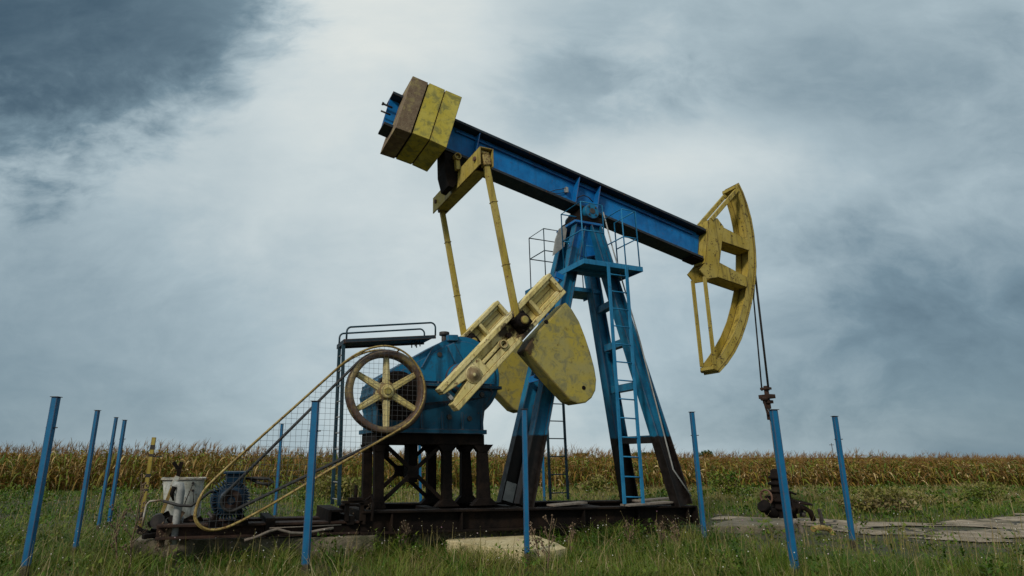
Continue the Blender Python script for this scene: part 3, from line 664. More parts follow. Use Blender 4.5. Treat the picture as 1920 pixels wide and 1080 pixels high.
# ---- motor
mc = at(433,938,-1.0); MRr = .27
mo = empty('electric_motor', (0,0,0)); mo.parent = PJ
q = MB(); q.cyl(mc+Vector((0,.02,0)), mc+Vector((0,.78,0)), MRr-.06, 32)
q.revolve(mc+Vector((0,-.05,0)), (0,1,0), [(.10,-.015),(.14,.0),(.17,.03),(.20,.05),(.205,.12)], 32); part(q, 'motor_body', 'dkblue', mo, 0)
q = MB()
for i in range(36):
    a = i*2*math.pi/36; d = Vector((math.cos(a),0,math.sin(a)))
    if .42*math.pi < a < .58*math.pi: continue
    q.bar(mc+d*(MRr-.03)+Vector((0,.02,0)), mc+d*(MRr-.03)+Vector((0,.74,0)), .015, .085, side=Vector((-d.z,0,d.x)))
part(q, 'cooling_fins', 'dkblue', mo, .003)
q = MB(); q.lathe(mc+Vector((0,-.02,0)), (0,1,0), [(.15,-.06),(.11,-.08),(.06,-.06),(.06,.0),(.15,0)], 28); part(q, 'motor_pulley', 'railrust', mo, 0)
q = MB(); q.cyl(mc+Vector((0,-.14,0)), mc+Vector((0,.03,0)), .035, 12); part(q, 'motor_shaft', 'dark', mo, 0)
q = MB(); z0 = mc.z+MRr-.05; q.bar((mc.x+.04,.2-1.0+.12,z0), (mc.x+.04,.2-1.0+.12,z0+.15), .26, .24, w1=.28, h1=.27); q.box((mc.x-.13,-.86,z0+.15), (mc.x+.21,-.50,z0+.185)); part(q, 'terminal_box', 'dkblue', mo, .01)
q = MB()
for sx in (-1,1):
    q.box((mc.x+sx*.21-.07,-.95,z1+.0), (mc.x+sx*.21+.07,-.35,z1+.08)); q.bar((mc.x+sx*.2,-.65,z1+.07), (mc.x+sx*.14,-.65,mc.z-.16), .5, .09)
parts(q, 'motor_foot', 'black', mo, .008)
q = MB(); pE = Vector((mc.x+.2,-.7,z0+.08)); q.tube([pE, pE+Vector((.1,-.02,.0)), pE+Vector((.34,-.05,-.01)), pE+Vector((.42,-.06,-.06)), pE+Vector((.36,-.06,-.10)), pE+Vector((.24,-.04,-.08)), pE+Vector((.08,0,-.02))], .022, 8)
pA = mc+Vector((-.18,.2,.12)); q.tube([pA, pA+Vector((-.12,-.05,.0)), pA+Vector((-.24,-.1,-.1)), pA+Vector((-.36,-.12,-.19)), pA+Vector((-.52,-.1,-.18)), pA+Vector((-.75,0,-.12))], .022, 8)
part(q, 'power_cable', 'rubber', mo, 0)
# drive belt
def tang(c1, r1, c2, r2, sgn):
    d = Vector((c2.x-c1.x,0,c2.z-c1.z)); L_ = d.length; a = math.atan2(d.z,d.x)+sgn*math.acos((r1-r2)/L_); n_ = Vector((math.cos(a),0,math.sin(a)))
    return c1+n_*r1, c2+n_*r2, a
mp = Vector((mc.x,yp,mc.z)); pcc = Vector((pc.x,yp,pc.z))
u1, u2, au = tang(pcc, PR+.006, mp, .14, -1); l1, l2, al = tang(pcc, PR+.006, mp, .14, 1)
loop = []
a0, a1 = au, al-2*math.pi
for i in range(41): a = a0+(a1-a0)*i/40; loop.append(pcc+Vector((math.cos(a),0,math.sin(a)))*(PR+.006))
a0, a1 = al, au
for i in range(13): a = a0+(a1+0-a0)*i/12 if False else al+(au-al)*i/12; loop.append(mp+Vector((math.cos(a),0,math.sin(a)))*.14)
q = MB()
for dyb in (-.045, .045): q.tube([p+Vector((0,dyb,0)) for p in loop], .02, 6, closed=True)
parts(q, 'drive_belt', 'rubber', PJ, 0)
# ---- belt guard: two bent tubes, stays and a wire mesh
gpx = [(369,950),(380,922),(400,900),(470,836),(560,756),(624,698),(650,675),(680,657),(712,648),(740,650),(765,664),(784,686),(795,712),(797,738),(790,764),(775,786),(755,802),(720,822),(640,868),(560,916),(500,951),(460,973),(425,990),(395,995),(375,987),(365,970)]
def smooth(pts, n=3):
    for _ in range(n):
        r = []
        for i in range(len(pts)):
            a, b = pts[i], pts[(i+1)%len(pts)]; r += [a*.75+b*.25, a*.25+b*.75]
        pts = r
    return pts
gp = smooth([at(u, v, -1.36) for u, v in gpx], 2)
m = MB(); m.tube(gp, .0175, 8, closed=True); bg_ = part(m, 'belt_guard', 'guard', PJ, 0)
m = MB(); m.tube([p+Vector((-.01,.24,-.03)) for p in gp], .0175, 8, closed=True); part(m, 'rear_tube', 'guard', bg_, 0)
m = MB()
for i in range(0, len(gp), 9): m.tube([gp[i], gp[i]+Vector((-.01,.24,-.03))], .014, 6)
parts(m, 'guard_stay', 'guard', bg_, 0)
def clip_line(poly, c, axis):
    out = []; n = len(poly)
    for i in range(n):
        a, b = poly[i], poly[(i+1)%n]; ka, kb = a[axis], b[axis]
        if (ka-c)*(kb-c) < 0: t = (c-ka)/(kb-ka); out.append(a[1-axis]+(b[1-axis]-a[1-axis])*t)
    out.sort(); return list(zip(out[::2], out[1::2]))
poly = [(p.x, p.z) for p in gp]; m = MB(); step = .085
def wob_(x, z): return -1.352+.008*math.sin(x*9+z*4)
x = min(p[0] for p in poly)+.03
while x < max(p[0] for p in poly):
    for a, b in clip_line(poly, x, 0):
        nn = max(2, int((b-a)/.2)); m.tube([(x+.006*math.sin(7*(a+(b-a)*i/nn)+x*20), wob_(x,a+(b-a)*i/nn), a+(b-a)*i/nn) for i in range(nn+1)], .0021, 4, caps=False)
    x += step
z = min(p[1] for p in poly)+.03
while z < max(p[1] for p in poly):
    for a, b in clip_line(poly, z, 1):
        nn = max(2, int((b-a)/.2)); m.tube([(a+(b-a)*i/nn, wob_(a,z), z+.007*math.sin(6*(a+(b-a)*i/nn)+z*15)) for i in range(nn+1)], .0021, 4, caps=False)
    z += step
part(m, 'wire_mesh', 'wire', bg_, 0)
# ---- horsehead
yh = -.28; yH = .16
m = MB()
outer = [(1384,345),(1392,362),(1400,385),(1407,411),(1412,440),(1415,470),(1416,500),(1413,535),(1407,570),(1399,603),(1388,635),(1376,659),(1362,680),(1347,697)]
inner = [(1384,360),(1387,372),(1393,392),(1398,415),(1402,440),(1404.5,470),(1404.5,500),(1402,533),(1396,566),(1388,597),(1377,625),(1366,645),(1354,664),(1341,682)]
po, pi_ = [at(u, v, yh) for u, v in outer], [at(u, v, yh) for u, v in inner]
for i in range(len(po)-1):
    q4 = [(po[i].x,po[i].z),(po[i+1].x,po[i+1].z),(pi_[i+1].x,pi_[i+1].z),(pi_[i].x,pi_[i].z)]
    for y0, y1 in ((yh,yh+.03),(yH-.03,yH)): m.prism(q4, y0, y1)
    # curved face plate between the rims
    fx = lambda a, b, t: (a.x+(b.x-a.x)*t, a.z+(b.z-a.z)*t)
    m.prism([fx(po[i],pi_[i],-.14),fx(po[i+1],pi_[i+1],-.14),fx(po[i+1],pi_[i+1],.12),fx(po[i],pi_[i],.12)], yh-.02, yH+.02)
hh_ = part(m, 'horsehead', 'yellow_head', PJ, 0)
q = MB()
back = xz(yh, (1331,409), (1345,409), (1357,425), (1350,488), (1345,520), (1326,523), (1312,506), (1325,490))
for y0, y1 in ((yh-.004,yh+.03),(yH-.03,yH+.004)): q.prism(back, y0, y1)
b2 = xz(yh, (1330,411),(1337,411),(1331,492),(1324,492)); q.prism(b2, yh+.03, yH-.03); part(q, 'back_plate', 'yellow_head', hh_, .006)
def boxarm(ptsT, ptsB, name, w=.02):
    q = MB(); poly = xz(yh, *ptsT, *ptsB[::-1])
    for y0, y1 in ((yh-.002,yh+.028),(yH-.028,yH+.002)): q.prism(poly, y0, y1)
    tl, tr, br_, bl = (Vector((p[0],0,p[1])) for p in (poly[0],poly[1],poly[2],poly[3]))
    ym = (yh+yH)/2; q.bar(Vector((bl.x,ym,bl.z+.012)), Vector((br_.x,ym,br_.z+.012)), .37, .024); q.bar(Vector((tl.x,ym,tl.z-.012)), Vector((tr.x,ym,tr.z-.012)), .37, .024)
    part(q, name, 'yellow_head', hh_, .004)
boxarm([(1356,426),(1406,452)], [(1353,452),(1406,470)], 'horsehead_arm')
boxarm([(1349,492),(1405,522)], [(1345,519),(1400,538)], 'horsehead_arm')
for y in (yh+.02, yH-.02):
    q = MB(); a, b = at(1334,412,yh), at(1383,355,yh); a.y = b.y = y; q.bar(a, b, .09, .10); part(q, 'upper_strut', 'yellow_head', hh_, .006)
    q = MB(); a, b = at(1322,518,yh), at(1341,684,yh); a.y = b.y = y; q.bar(a, b, .05, .09); part(q, 'lower_strut', 'yellow_head', hh_, .006)
q = MB(); a = at(1345,690,yh); q.box((a.x-.1,yh,a.z-.03), (a.x+.02,yH,a.z+.06)); q.cyl((a.x-.03,yh-.03,a.z-.02),(a.x-.03,yH+.03,a.z-.02),.05,10); a = at(1383,350,yh); q.box((a.x-.1,yh,a.z-.06),(a.x,yH,a.z+.03)); parts(q, 'end_plate', 'yellow_head', hh_, .006)
q = MB(); a = bm(BLEN+.08,.02); q.cyl(a+Vector((0,0,-.05)), a+Vector((0,0,.04)), .20, 20); q.bar(bm(BLEN-.15,-.03,-.12), bm(BLEN-.02,-.03,-.12), .1, .09); q.bar(bm(BLEN-.3,BD+.02), bm(BLEN+.05,BD+.02), .4, .05); parts(q, 'hinge_plate', 'black', hh_, .01)

# ================================================================== rod string hanging from the horsehead
HG = empty('polished_rod', tuple(loc2w(4.97, 0, .6)), TH, 'dark polished rod hanging by two wire cables from the yellow horsehead', 'rod')
off = Vector((-4.97, 0, -.6))
def hpart(mb, name, mat, parent=HG, bevel=0.): mb.v = [tuple(Vector(p)+off) for p in mb.v]; return mb.build(name, M[mat], parent, bevel)
ctop = at(1438,740,0)
for u, v, y, r in ((1415,515,-.20,.026), (1412,560,.02,.018)):
    q = MB(); a = at(u, v, y); e = Vector((ctop.x+(.02 if y < 0 else -.06), -.05 if y < 0 else .08, ctop.z+.1))
    q.tube([Vector((at(1415,490,y).x+.03,y,at(1415,490,y).z)), a+Vector((.02,0,0)), e], r, 8); hpart(q, 'bridle_cable', 'rubber')
q = MB(); q.box((ctop.x-.12,-.16,ctop.z-.10), (ctop.x+.10,.16,ctop.z+.0)); q.cyl((ctop.x,0,ctop.z-.35), (ctop.x,0,ctop.z+.22), .055, 12); q.box((ctop.x-.10,-.1,ctop.z+.12),(ctop.x+.08,.1,ctop.z+.18)); q.box((ctop.x-.09,-.08,ctop.z-.22),(ctop.x+.1,.08,ctop.z-.14))
q.cyl((ctop.x-.26,-.05,ctop.z-.12), (ctop.x-.05,-.05,ctop.z-.10), .05, 10); q.bar((ctop.x-.2,-.05,ctop.z-.12), (ctop.x-.12,-.05,ctop.z-.5), .04, .05); q.cyl((ctop.x,0,ctop.z-.62),(ctop.x,0,ctop.z-.42),.075,12)
hpart(q, 'carrier_bar', 'railrust', bevel=.008)
q = MB(); q.cyl((ctop.x-.01,0,.85), (ctop.x,0,ctop.z-.3), .022, 12); hpart(q, 'rod', 'shaft')

# ================================================================== SETTING
def npmesh(name, V, F, mat, tint=None, smooth=False):
    me = bpy.data.meshes.new(name); nv, nf = len(V), len(F); kk = F.shape[1]
    me.vertices.add(nv); me.vertices.foreach_set('co', np.ascontiguousarray(V, np.float32).ravel())
    me.loops.add(nf*kk); me.loops.foreach_set('vertex_index', np.ascontiguousarray(F, np.int32).ravel())
    me.polygons.add(nf); me.polygons.foreach_set('loop_start', np.arange(0, nf*kk, kk, dtype=np.int32))
    if smooth: me.polygons.foreach_set('use_smooth', np.ones(nf, bool))
    if tint is not None:
        a = me.attributes.new('tint', 'FLOAT', 'POINT'); a.data.foreach_set('value', np.ascontiguousarray(tint, np.float32))
    me.update(calc_edges=True); me.materials.append(mat); o = bpy.data.objects.new(name, me); COL.objects.link(o); return o
def leafmat(name, stops, rough=.6, trans=.35, var=.25, scale=.5):
    m, q = newmat(name); a = q.n('ShaderNodeAttribute', attribute_name='tint'); co = q.n('ShaderNodeTexCoord').outputs['Object']
    f = q.m('ADD', a.outputs['Fac'], q.m('MULTIPLY', q.m('SUBTRACT', q.noise(co, scale, 5, .6), .5), var*2))
    c = q.ramp(f, stops); b = q.n('ShaderNodeBsdfPrincipled'); q.put(b, 'Base Color', c); q.put(b, 'Roughness', rough); q.put(b, 'Specular IOR Level', .25)
    t = q.n('ShaderNodeBsdfTranslucent', i_0=c); mx = q.n('ShaderNodeMixShader', i_0=trans, i_1=b, i_2=t); q.n('ShaderNodeOutputMaterial', i_0=mx); return m
def vnoise(x, y, s, seed=0):
    """smooth value noise, 0..1"""
    x = np.asarray(x)*s; y = np.asarray(y)*s; xi = np.floor(x).astype(int); yi = np.floor(y).astype(int); fx = x-xi; fy = y-yi
    h = lambda a, b: ((np.sin(a*127.1+b*311.7+seed*74.7)*43758.5453) % 1.0)
    fx = fx*fx*(3-2*fx); fy = fy*fy*(3-2*fy)
    return (h(xi,yi)*(1-fx)+h(xi+1,yi)*fx)*(1-fy)+(h(xi,yi+1)*(1-fx)+h(xi+1,yi+1)*fx)*fy
def gz(x, y): return .10*(vnoise(x, y, .25, 3)-.5)+.05*(vnoise(x, y, 1.1, 5)-.5)
# ground sheet, fine near the camera and reaching the horizon
xs = np.concatenate([np.linspace(-3000,-60,12), np.linspace(-50,50,161), np.linspace(60,3000,12)])
ys = np.concatenate([np.linspace(-300,-10,6), np.linspace(-5,60,131), np.linspace(75,4000,14)])
X, Y = np.meshgrid(xs, ys); Z = np.where((np.abs(X) < 55) & (Y < 62), gz(X, Y), 0.)
ii = np.arange(len(ys)-1)[:,None]*len(xs)+np.arange(len(xs)-1)[None]; ii = ii.ravel()
m, q = newmat('soil_and_thatch'); co = q.n('ShaderNodeTexCoord').outputs['Object']
c = q.mix(q.remap(q.noise(co, .6, 6, .6), .35, .65), (.040,.045,.016), (.075,.060,.032)); c = q.mix(q.remap(q.noise(co, 9, 6, .7), .4, .7), c, (.03,.027,.014))
finish(q, c, .95, q.noise(co, 14, 6, .7), .8, .05)
tag(npmesh('ground', np.stack([X.ravel(), Y.ravel(), Z.ravel()], 1), np.stack([ii, ii+1, ii+1+len(xs), ii+len(xs)], 1), m, smooth=True), None, None, kind='structure')

# foundation slab under the skid
def slab_from(name, top_pts, z0, z1, mat, bevel=.015, n=3, jit=.02):
    m = MB(); pts = []
    for i, p in enumerate(top_pts):
        nx = top_pts[(i+1)%len(top_pts)]
        for j in range(n):
            t = j/n; pts.append((p[0]+(nx[0]-p[0])*t+random.uniform(-jit,jit), p[1]+(nx[1]-p[1])*t+random.uniform(-jit,jit)))
    m.prismz(pts, z0, z1); return m.build(name, M[mat], None, bevel)
fs = [atz(250,1012,.31), atz(620,1006,.31), Vector((-5.35,-1.05,0)), Vector((-4.95,-.62,0)), Vector((1.2,-.62,0)), Vector((1.2,1.0,0)), Vector((-8.7,1.3,0))]
o = slab_from('foundation_slab', [loc2w(p.x,p.y,0) for p in fs], -.3, .30, 'conc', n=6)
tag(o, 'long weathered concrete slab lying under the black skid and motor', 'concrete slab')
bt = [atz(u, v, .16) for u, v in ((837,1012.5),(846,1008.5),(925,1005.5),(1003,1003),(1035,1014),(1062,1027),(1040,1032),(985,1032.5),(940,1029),(890,1021.5))]
o = slab_from('stone_slab', [loc2w(p.x,p.y,0) for p in bt], -.15, .16, 'buff', .008, 3, .018)
tag(o, 'pale yellow chipped slab lying in the grass before the skid', 'slab')
# concrete well cellar
cw = [atz(1330,986,.16), atz(1478,984,.16), atz(1500,972,.16), atz(1380,970,.16)]
o = slab_from('well_cellar', [loc2w(p.x,p.y,0) for p in cw], -.3, .16, 'conc', .02, 5, .03)
tag(o, 'low stained concrete cellar block under the wellhead', 'concrete block')
# broken concrete track to the right
def in_poly(px_, py_, poly):
    px_ = np.asarray(px_); ins = np.zeros(px_.shape, bool); n = len(poly)
    for i in range(n):
        (x0,y0),(x1,y1) = poly[i], poly[(i+1)%n]
        cnd = ((y0 > py_) != (y1 > py_)); xx = (x1-x0)*(py_-y0)/((y1-y0) if y1 != y0 else 1e-9)+x0; ins ^= cnd & (px_ < xx)
    return ins
trk = [(7.0,16.9),(9.2,16.0),(11.5,15.3),(14.2,16.6),(17,18.4),(26,19.5),(26,11.2),(15.5,11.0),(11.6,11.5),(9.6,11.6),(9.0,12.4),(7.7,13.6),(6.2,15.2)]
def track_green_(x, y): return vnoise(x*.45, y*1.5, 1., 21)*.8+vnoise(x*1.3, y*3.5, 1., 22)*.2
TX, TY = np.meshgrid(np.linspace(5.5,26,330), np.linspace(10.5,20,190)); TZ = gz(TX,TY)+.018+.012*vnoise(TX,TY,1.7,9)
TY2 = TY; inn = in_poly(TX+.35*(vnoise(TX,TY,.9,4)-.5), TY+.6*(vnoise(TX,TY,.8,6)-.5), trk)
nx = TX.shape[1]; ii = (np.arange(TX.shape[0]-1)[:,None]*nx+np.arange(nx-1)[None]); ok = (inn[:-1,:-1]&inn[1:,1:]&inn[:-1,1:]&inn[1:,:-1]); ok &= (track_green_(TX, TY) < .60)[:-1,:-1]; ii = ii[ok]
tag(npmesh('concrete_track', np.stack([TX.ravel(),TY.ravel(),TZ.ravel()],1), np.stack([ii,ii+1,ii+1+nx,ii+nx],1), M['slab'], smooth=True), None, None, kind='structure')

# ------------------------------------------------------------------ grass
foot = [[(loc2w(p.x,p.y,0).x, loc2w(p.x,p.y,0).y) for p in L_] for L_ in (fs, bt, cw)]
def strip_blades(x, y, z, h, w, lean, az, tint, seg=3):
    n = len(x); ts = np.linspace(0, 1, seg+1); dx_, dy_ = np.cos(az), np.sin(az); wx, wy = -dy_, dx_
    V = np.zeros((n, (seg+1)*2, 3), np.float32)
    for i, t in enumerate(ts):
        off_ = lean*h*t**1.8; zz_ = z+h*t*(1-.18*lean*t); ww = w*(1-t)**.7*.5+w*.04
        for j, s_ in ((0,-1),(1,1)):
            V[:,2*i+j,0] = x+dx_*off_+wx*ww*s_; V[:,2*i+j,1] = y+dy_*off_+wy*ww*s_; V[:,2*i+j,2] = zz_
    base = (np.arange(n)*(seg+1)*2)[:,None]
    F = np.concatenate([base+np.array([[2*i,2*i+1,2*i+3,2*i+2]]) for i in range(seg)], 0)
    return V.reshape(-1,3), F, np.repeat(tint, (seg+1)*2)
def track_green(x, y): return track_green_(x, y)             # weeds grow back over the track in strips
def scatter(Y0, Y1, dens, extra=1.5):
    wmax = (1070/1155)*Y1+(850/1155)*Y1+2*extra; n = int(dens*wmax*(Y1-Y0)); y = rng.uniform(Y0, Y1, n); x = rng.uniform(-(850/1155)*Y1-extra, (1070/1155)*Y1+extra, n)
    ok = (x > -(850/1155)*y-extra) & (x < (1070/1155)*y+extra); x, y = x[ok], y[ok]
    for p in foot: ok = ~in_poly(x, y, p); x, y = x[ok], y[ok]
    ot = in_poly(x+.35*(vnoise(x,y,.9,4)-.5), y+.6*(vnoise(x,y,.8,6)-.5), trk); keep = ~ot | (track_green(x, y) > .50+.30*rng.random(len(x)))
    return x[keep], y[keep]
gV, gF, gT = [], [], []
def put(V, F, T): global gn; gF.append(F+gn); gV.append(V); gT.append(T); gn += len(V)
gn = 0
def corn_edge(x): return 30.4+.055*x
for (Y0, Y1, dens, w, h0, h1) in ((6.6,8.6,1150,.008,.10,.36),(8.6,10.2,950,.009,.10,.36),(10.2,12.4,700,.011,.08,.30),(12.4,16,330,.014,.07,.26),(16,22,170,.020,.08,.25),(22,33,110,.030,.10,.30)):
    x, y = scatter(Y0, Y1, dens)
    cl = vnoise(x, y, 1.3, 31)*.6+vnoise(x, y, .35, 32)*.4; left = np.clip((-3.-x)/4, 0, 1)
    h = (h0+(h1-h0)*rng.random(len(x))**1.6)*(.30+1.45*cl**1.3)*(1-.35*left*(y > 11))*(1-.72*np.clip((x-4.4)/1.2,0,1)*((y > 9.3)&(y < 15)))
    ot = in_poly(x, y, trk); h = np.where(ot, h*.45, h)
    # keep the strip right in front of the pale slab low
    near_slab = np.exp(-(((x-1.0)/1.4)**2+((y-10.15)/.55)**2)); h *= 1+.45*near_slab
    lx_ = (x-ORG[0])*Lx[0]+(y-ORG[1])*Lx[1]; ly_ = (x-ORG[0])*Ny[0]+(y-ORG[1])*Ny[1]; h *= 1+.25*((ly_ > -2.0)&(ly_ < -.9)&(lx_ > -2.8)&(lx_ < 1.6))
    tn_ = .34+.34*(vnoise(x, y, .5, 41)-.5)+.34*(vnoise(x, y, 2.1, 43)-.5)+.34*(rng.random(len(x))-.5)-.10*left*(y > 11)+np.clip((y-19)/14, 0, .28)*(1-left)
    dry = np.clip((vnoise(x, y, .8, 95)-.42)*4, 0, 1)*np.exp(-(np.maximum(0, np.maximum(-ly_-2.6, 0))/1.2)**2)*(np.abs(lx_+2) < 8)*(ly_ < 1.5)
    tn_ = tn_+.22*dry*rng.random(len(x)); h *= (1-.30*dry)*.90
    bare = (vnoise(x, y, 1.5, 97) > .70) & (rng.random(len(x)) < .75) & (y > 8.2) & (y < 14); h = np.where(bare, h*.25, h)
    tn_ = np.where(rng.random(len(x)) < .08, .85, tn_-.02)
    put(*strip_blades(x, y, gz(x,y)-.01, h, w*(.6+.8*rng.random(len(x))), .25+1.0*rng.random(len(x))**1.5, rng.uniform(0,6.283,len(x)), tn_))
x0, y0 = scatter(6.8, 12.2, 4.2); ok = vnoise(x0, y0, .7, 71) > .40; x0, y0 = x0[ok], y0[ok]; ok = ~((x0 > 4.8)&(y0 > 9.2)); x0, y0 = x0[ok], y0[ok]; nb_ = 26
x = np.repeat(x0, nb_)+rng.normal(0,.05,len(x0)*nb_); y = np.repeat(y0, nb_)+rng.normal(0,.05,len(x0)*nb_); hh2 = np.repeat(.22+.26*rng.random(len(x0)), nb_)*(.6+.6*rng.random(len(x)))
put(*strip_blades(x, y, gz(x,y)-.01, hh2, .010+.008*rng.random(len(x)), .5+1.1*rng.random(len(x)), rng.uniform(0,6.283,len(x)), np.repeat(.08+.50*rng.random(len(x0)), nb_)+.1*(rng.random(len(x))-.5), 4))
x0 = rng.uniform(-9,10,420); y0 = rng.uniform(7.2,12.,420); ok = (vnoise(x0,y0,.55,81) > .50)&~((x0 > 5)&(y0 > 9.4))
for p in foot: ok &= ~in_poly(x0, y0, p)
x0, y0 = x0[ok], y0[ok]; nl = 26; ph = .16+.26*rng.random(len(x0)); tz = rng.random((len(x0),nl))**.8
lx0 = (rng.normal(0,.18,len(x0))[:,None]*tz*ph[:,None]); ly0 = (rng.normal(0,.18,len(x0))[:,None]*tz*ph[:,None])
x = (x0[:,None]+lx0).ravel(); y = (y0[:,None]+ly0).ravel(); z = gz(x,y)+(tz*ph[:,None]).ravel(); LL = (.05+.05*rng.random((len(x0),nl)))*(1.2-.7*tz)
put(*strip_blades(x, y, z, LL.ravel(), LL.ravel()*.42, 1.3+1.2*rng.random(len(x)), rng.uniform(0,6.283,len(x)), np.repeat(.08+.30*rng.random(len(x0)), nl)+.08*(rng.random(len(x))-.5), 3))
# dead straw lying and leaning through the green
x, y = scatter(7.0, 12.5, 20); ok = (vnoise(x, y, .9, 91) > .45)&~((x > 4.8)&(y > 9.0)); x, y = x[ok], y[ok]
put(*strip_blades(x, y, gz(x,y), .18+.34*rng.random(len(x))**1.4, .007+.006*rng.random(len(x)), .4+1.8*rng.random(len(x)), rng.uniform(0,6.283,len(x)), .72+.30*rng.random(len(x)), 3))
GM = leafmat('grass_blades', [(0.,(.022,.060,.004)), (.22,(.054,.115,.007)), (.45,(.120,.155,.016)), (.66,(.20,.172,.045)), (.85,(.26,.20,.092)), (1.,(.36,.30,.17))], .55, .3, .12, .7)
tag(npmesh('grass', np.concatenate(gV), np.concatenate(gF), GM, np.concatenate(gT)), 'rough green and straw coloured grass covering the field around the pumpjack', 'grass', kind='stuff')

# broad leaved weeds between the grass, and little flower heads on thin stems
gV, gF, gT, gn = [], [], [], 0
for (Y0, Y1, dens, sz) in ((7,11.8,3.5,.036),(11.8,20,1.6,.055),(20,29,1.5,.08)):
    x0, y0 = scatter(Y0, Y1, dens); ok = (vnoise(x0, y0, .8, 51) > .42) & ~in_poly(x0, y0, trk); x0, y0 = x0[ok], y0[ok]; nl = 14
    x = np.repeat(x0, nl)+rng.normal(0,.09,len(x0)*nl); y = np.repeat(y0, nl)+rng.normal(0,.09,len(x0)*nl); z = gz(x,y)+rng.uniform(.02,.30,len(x))*np.repeat(.5+rng.random(len(x0)), nl)
    t_ = np.repeat(.15+.35*rng.random(len(x0)), nl)+.1*(rng.random(len(x))-.5)
    put(*strip_blades(x, y, z, sz*(.8+1.2*rng.random(len(x))), sz*(.6+.5*rng.random(len(x))), .8+1.4*rng.random(len(x)), rng.uniform(0,6.283,len(x)), t_, 2))
tag(npmesh('ground_weeds', np.concatenate(gV), np.concatenate(gF), GM, np.concatenate(gT)), 'low leafy weeds mixed into the grass', 'weeds', kind='stuff')
# stalks with seed and flower heads
gV, gF, gT, gn = [], [], [], 0; hV, hF, hT = [], [], []; hn = 0
x, y = scatter(7.2, 12, 17); x2, y2 = scatter(12, 26, 3); x = np.concatenate([x,x2]); y = np.concatenate([y,y2]); 
h = .22+.36*rng.random(len(x)); az = rng.uniform(0,6.283,len(x)); ln = .1+.4*rng.random(len(x))
put(*strip_blades(x, y, gz(x,y), h, np.full(len(x),.0095)*(y/9), ln, az, .55+.3*rng.random(len(x)), 3))
tag(npmesh('weed_stalks', np.concatenate(gV), np.concatenate(gF), GM, np.concatenate(gT)), 'thin straw stalks standing up out of the grass', 'stalks', kind='stuff')
hx = x+np.cos(az)*ln*h; hy = y+np.sin(az)*ln*h; hz = gz(x,y)+h*(1-.18*ln); r = (.004+.007*rng.random(len(x)))*(y/9)**.6
oc = np.array([(1,0,0),(0,1,0),(-1,0,0),(0,-1,0),(0,0,1),(0,0,-1)],np.float32); of = np.array([(0,1,4),(1,2,4),(2,3,4),(3,0,4),(1,0,5),(2,1,5),(3,2,5),(0,3,5)])
V = (np.stack([hx,hy,hz],1)[:,None,:]+oc[None]*r[:,None,None]).reshape(-1,3); F = (np.arange(len(x))[:,None,None]*6+of[None]).reshape(-1,3)
FM = leafmat('flower_heads', [(0.,(.16,.12,.06)), (.45,(.30,.26,.16)), (.6,(.62,.60,.52)), (.9,(.70,.68,.62)), (1.,(.48,.20,.34))], .8, .2, 0.)
tag(npmesh('wildflowers', V, F, FM, np.repeat(rng.random(len(x))**2.2, 6)), 'tiny white and pink flower heads scattered over the grass', 'flowers', kind='stuff')

# ------------------------------------------------------------------ maize field
def maize_template(rs, hgt):
    V, F, T = [], [], []
    def quadstrip(pts, ws, sd, t):
        o = len(V)
        for p, w in zip(pts, ws): V.append(p-sd*w); V.append(p+sd*w); T.extend([t, t])
        for i in range(len(pts)-1): F.append((o+2*i, o+2*i+1, o+2*i+3, o+2*i+2))
    lean = np.array([rs.normal(0,.05), rs.normal(0,.05), 0]); P = lambda z: np.array([0,0,z])+lean*(z/hgt)**2*hgt
    for sd in (np.array([1.,0,0]), np.array([0,1.,0])): quadstrip([P(0),P(hgt*.5),P(hgt*.93)], [.014,.012,.006], sd, .45+.2*rs.random())
    nl = rs.integers(10, 14); a0 = rs.uniform(0, 6.28)
    for i in range(nl):
        z = hgt*(.16+.76*i/nl); a = a0+i*2.7+rs.normal(0,.5); d = np.array([math.cos(a),math.sin(a),0]); sd = np.array([-d[1],d[0],0]); sd = sd*.8+np.array([0,0,rs.normal(0,.5)]); sd /= np.linalg.norm(sd)
        L_ = rs.uniform(.38,.72)*(1-.25*i/nl); up = rs.uniform(.2,.9); dr = rs.uniform(.7,1.9); w = rs.uniform(.026,.045)
        pts = [P(z)+d*L_*t*(1-.18*t)+np.array([0,0,L_*(up*t-dr*t*t)]) for t in (0,.25,.5,.75,1.)]
        low = 1-i/nl; t = np.clip(rs.normal(.50, .24)-.05*low, 0, 1)
        if rs.random() < .22: t = rs.uniform(.02,.25)
        quadstrip(pts, [w*.5,w,w*.9,w*.6,w*.08], sd, t)
    for _ in range(rs.integers(1,3)):                                  # husk
        z = hgt*rs.uniform(.38,.6); a = rs.uniform(0,6.28); d = np.array([math.cos(a),math.sin(a),0])*.5+np.array([0,0,rs.choice([-.7,.8])])
        for sd in (np.array([-d[1],d[0],0])*1.8, np.array([0,0,1.])): quadstrip([P(z)+d*.02,P(z)+d*.12,P(z)+d*.25], [.012,.032,.008], sd, .95)
    for i in range(rs.integers(5,8)):                                  # tassel, blown to the right
        a = rs.uniform(0,6.28); d = np.array([math.cos(a)*.45+.35,math.sin(a)*.45,rs.uniform(.7,1.3)]); L_ = rs.uniform(.16,.38); p = P(hgt*.93); sd = np.array([.7,-.7,0])
        quadstrip([p, p+d*L_*.5, p+d*L_+np.array([.05,0,-.05])*L_*3], [.008,.007,.003], sd, .50+.2*rs.random())
    return np.array(V,np.float32), np.array(F,np.int32), np.array(T,np.float32)
rs = np.random.default_rng(5); temps = [maize_template(rs, 1.82) for _ in range(26)]
rows = []
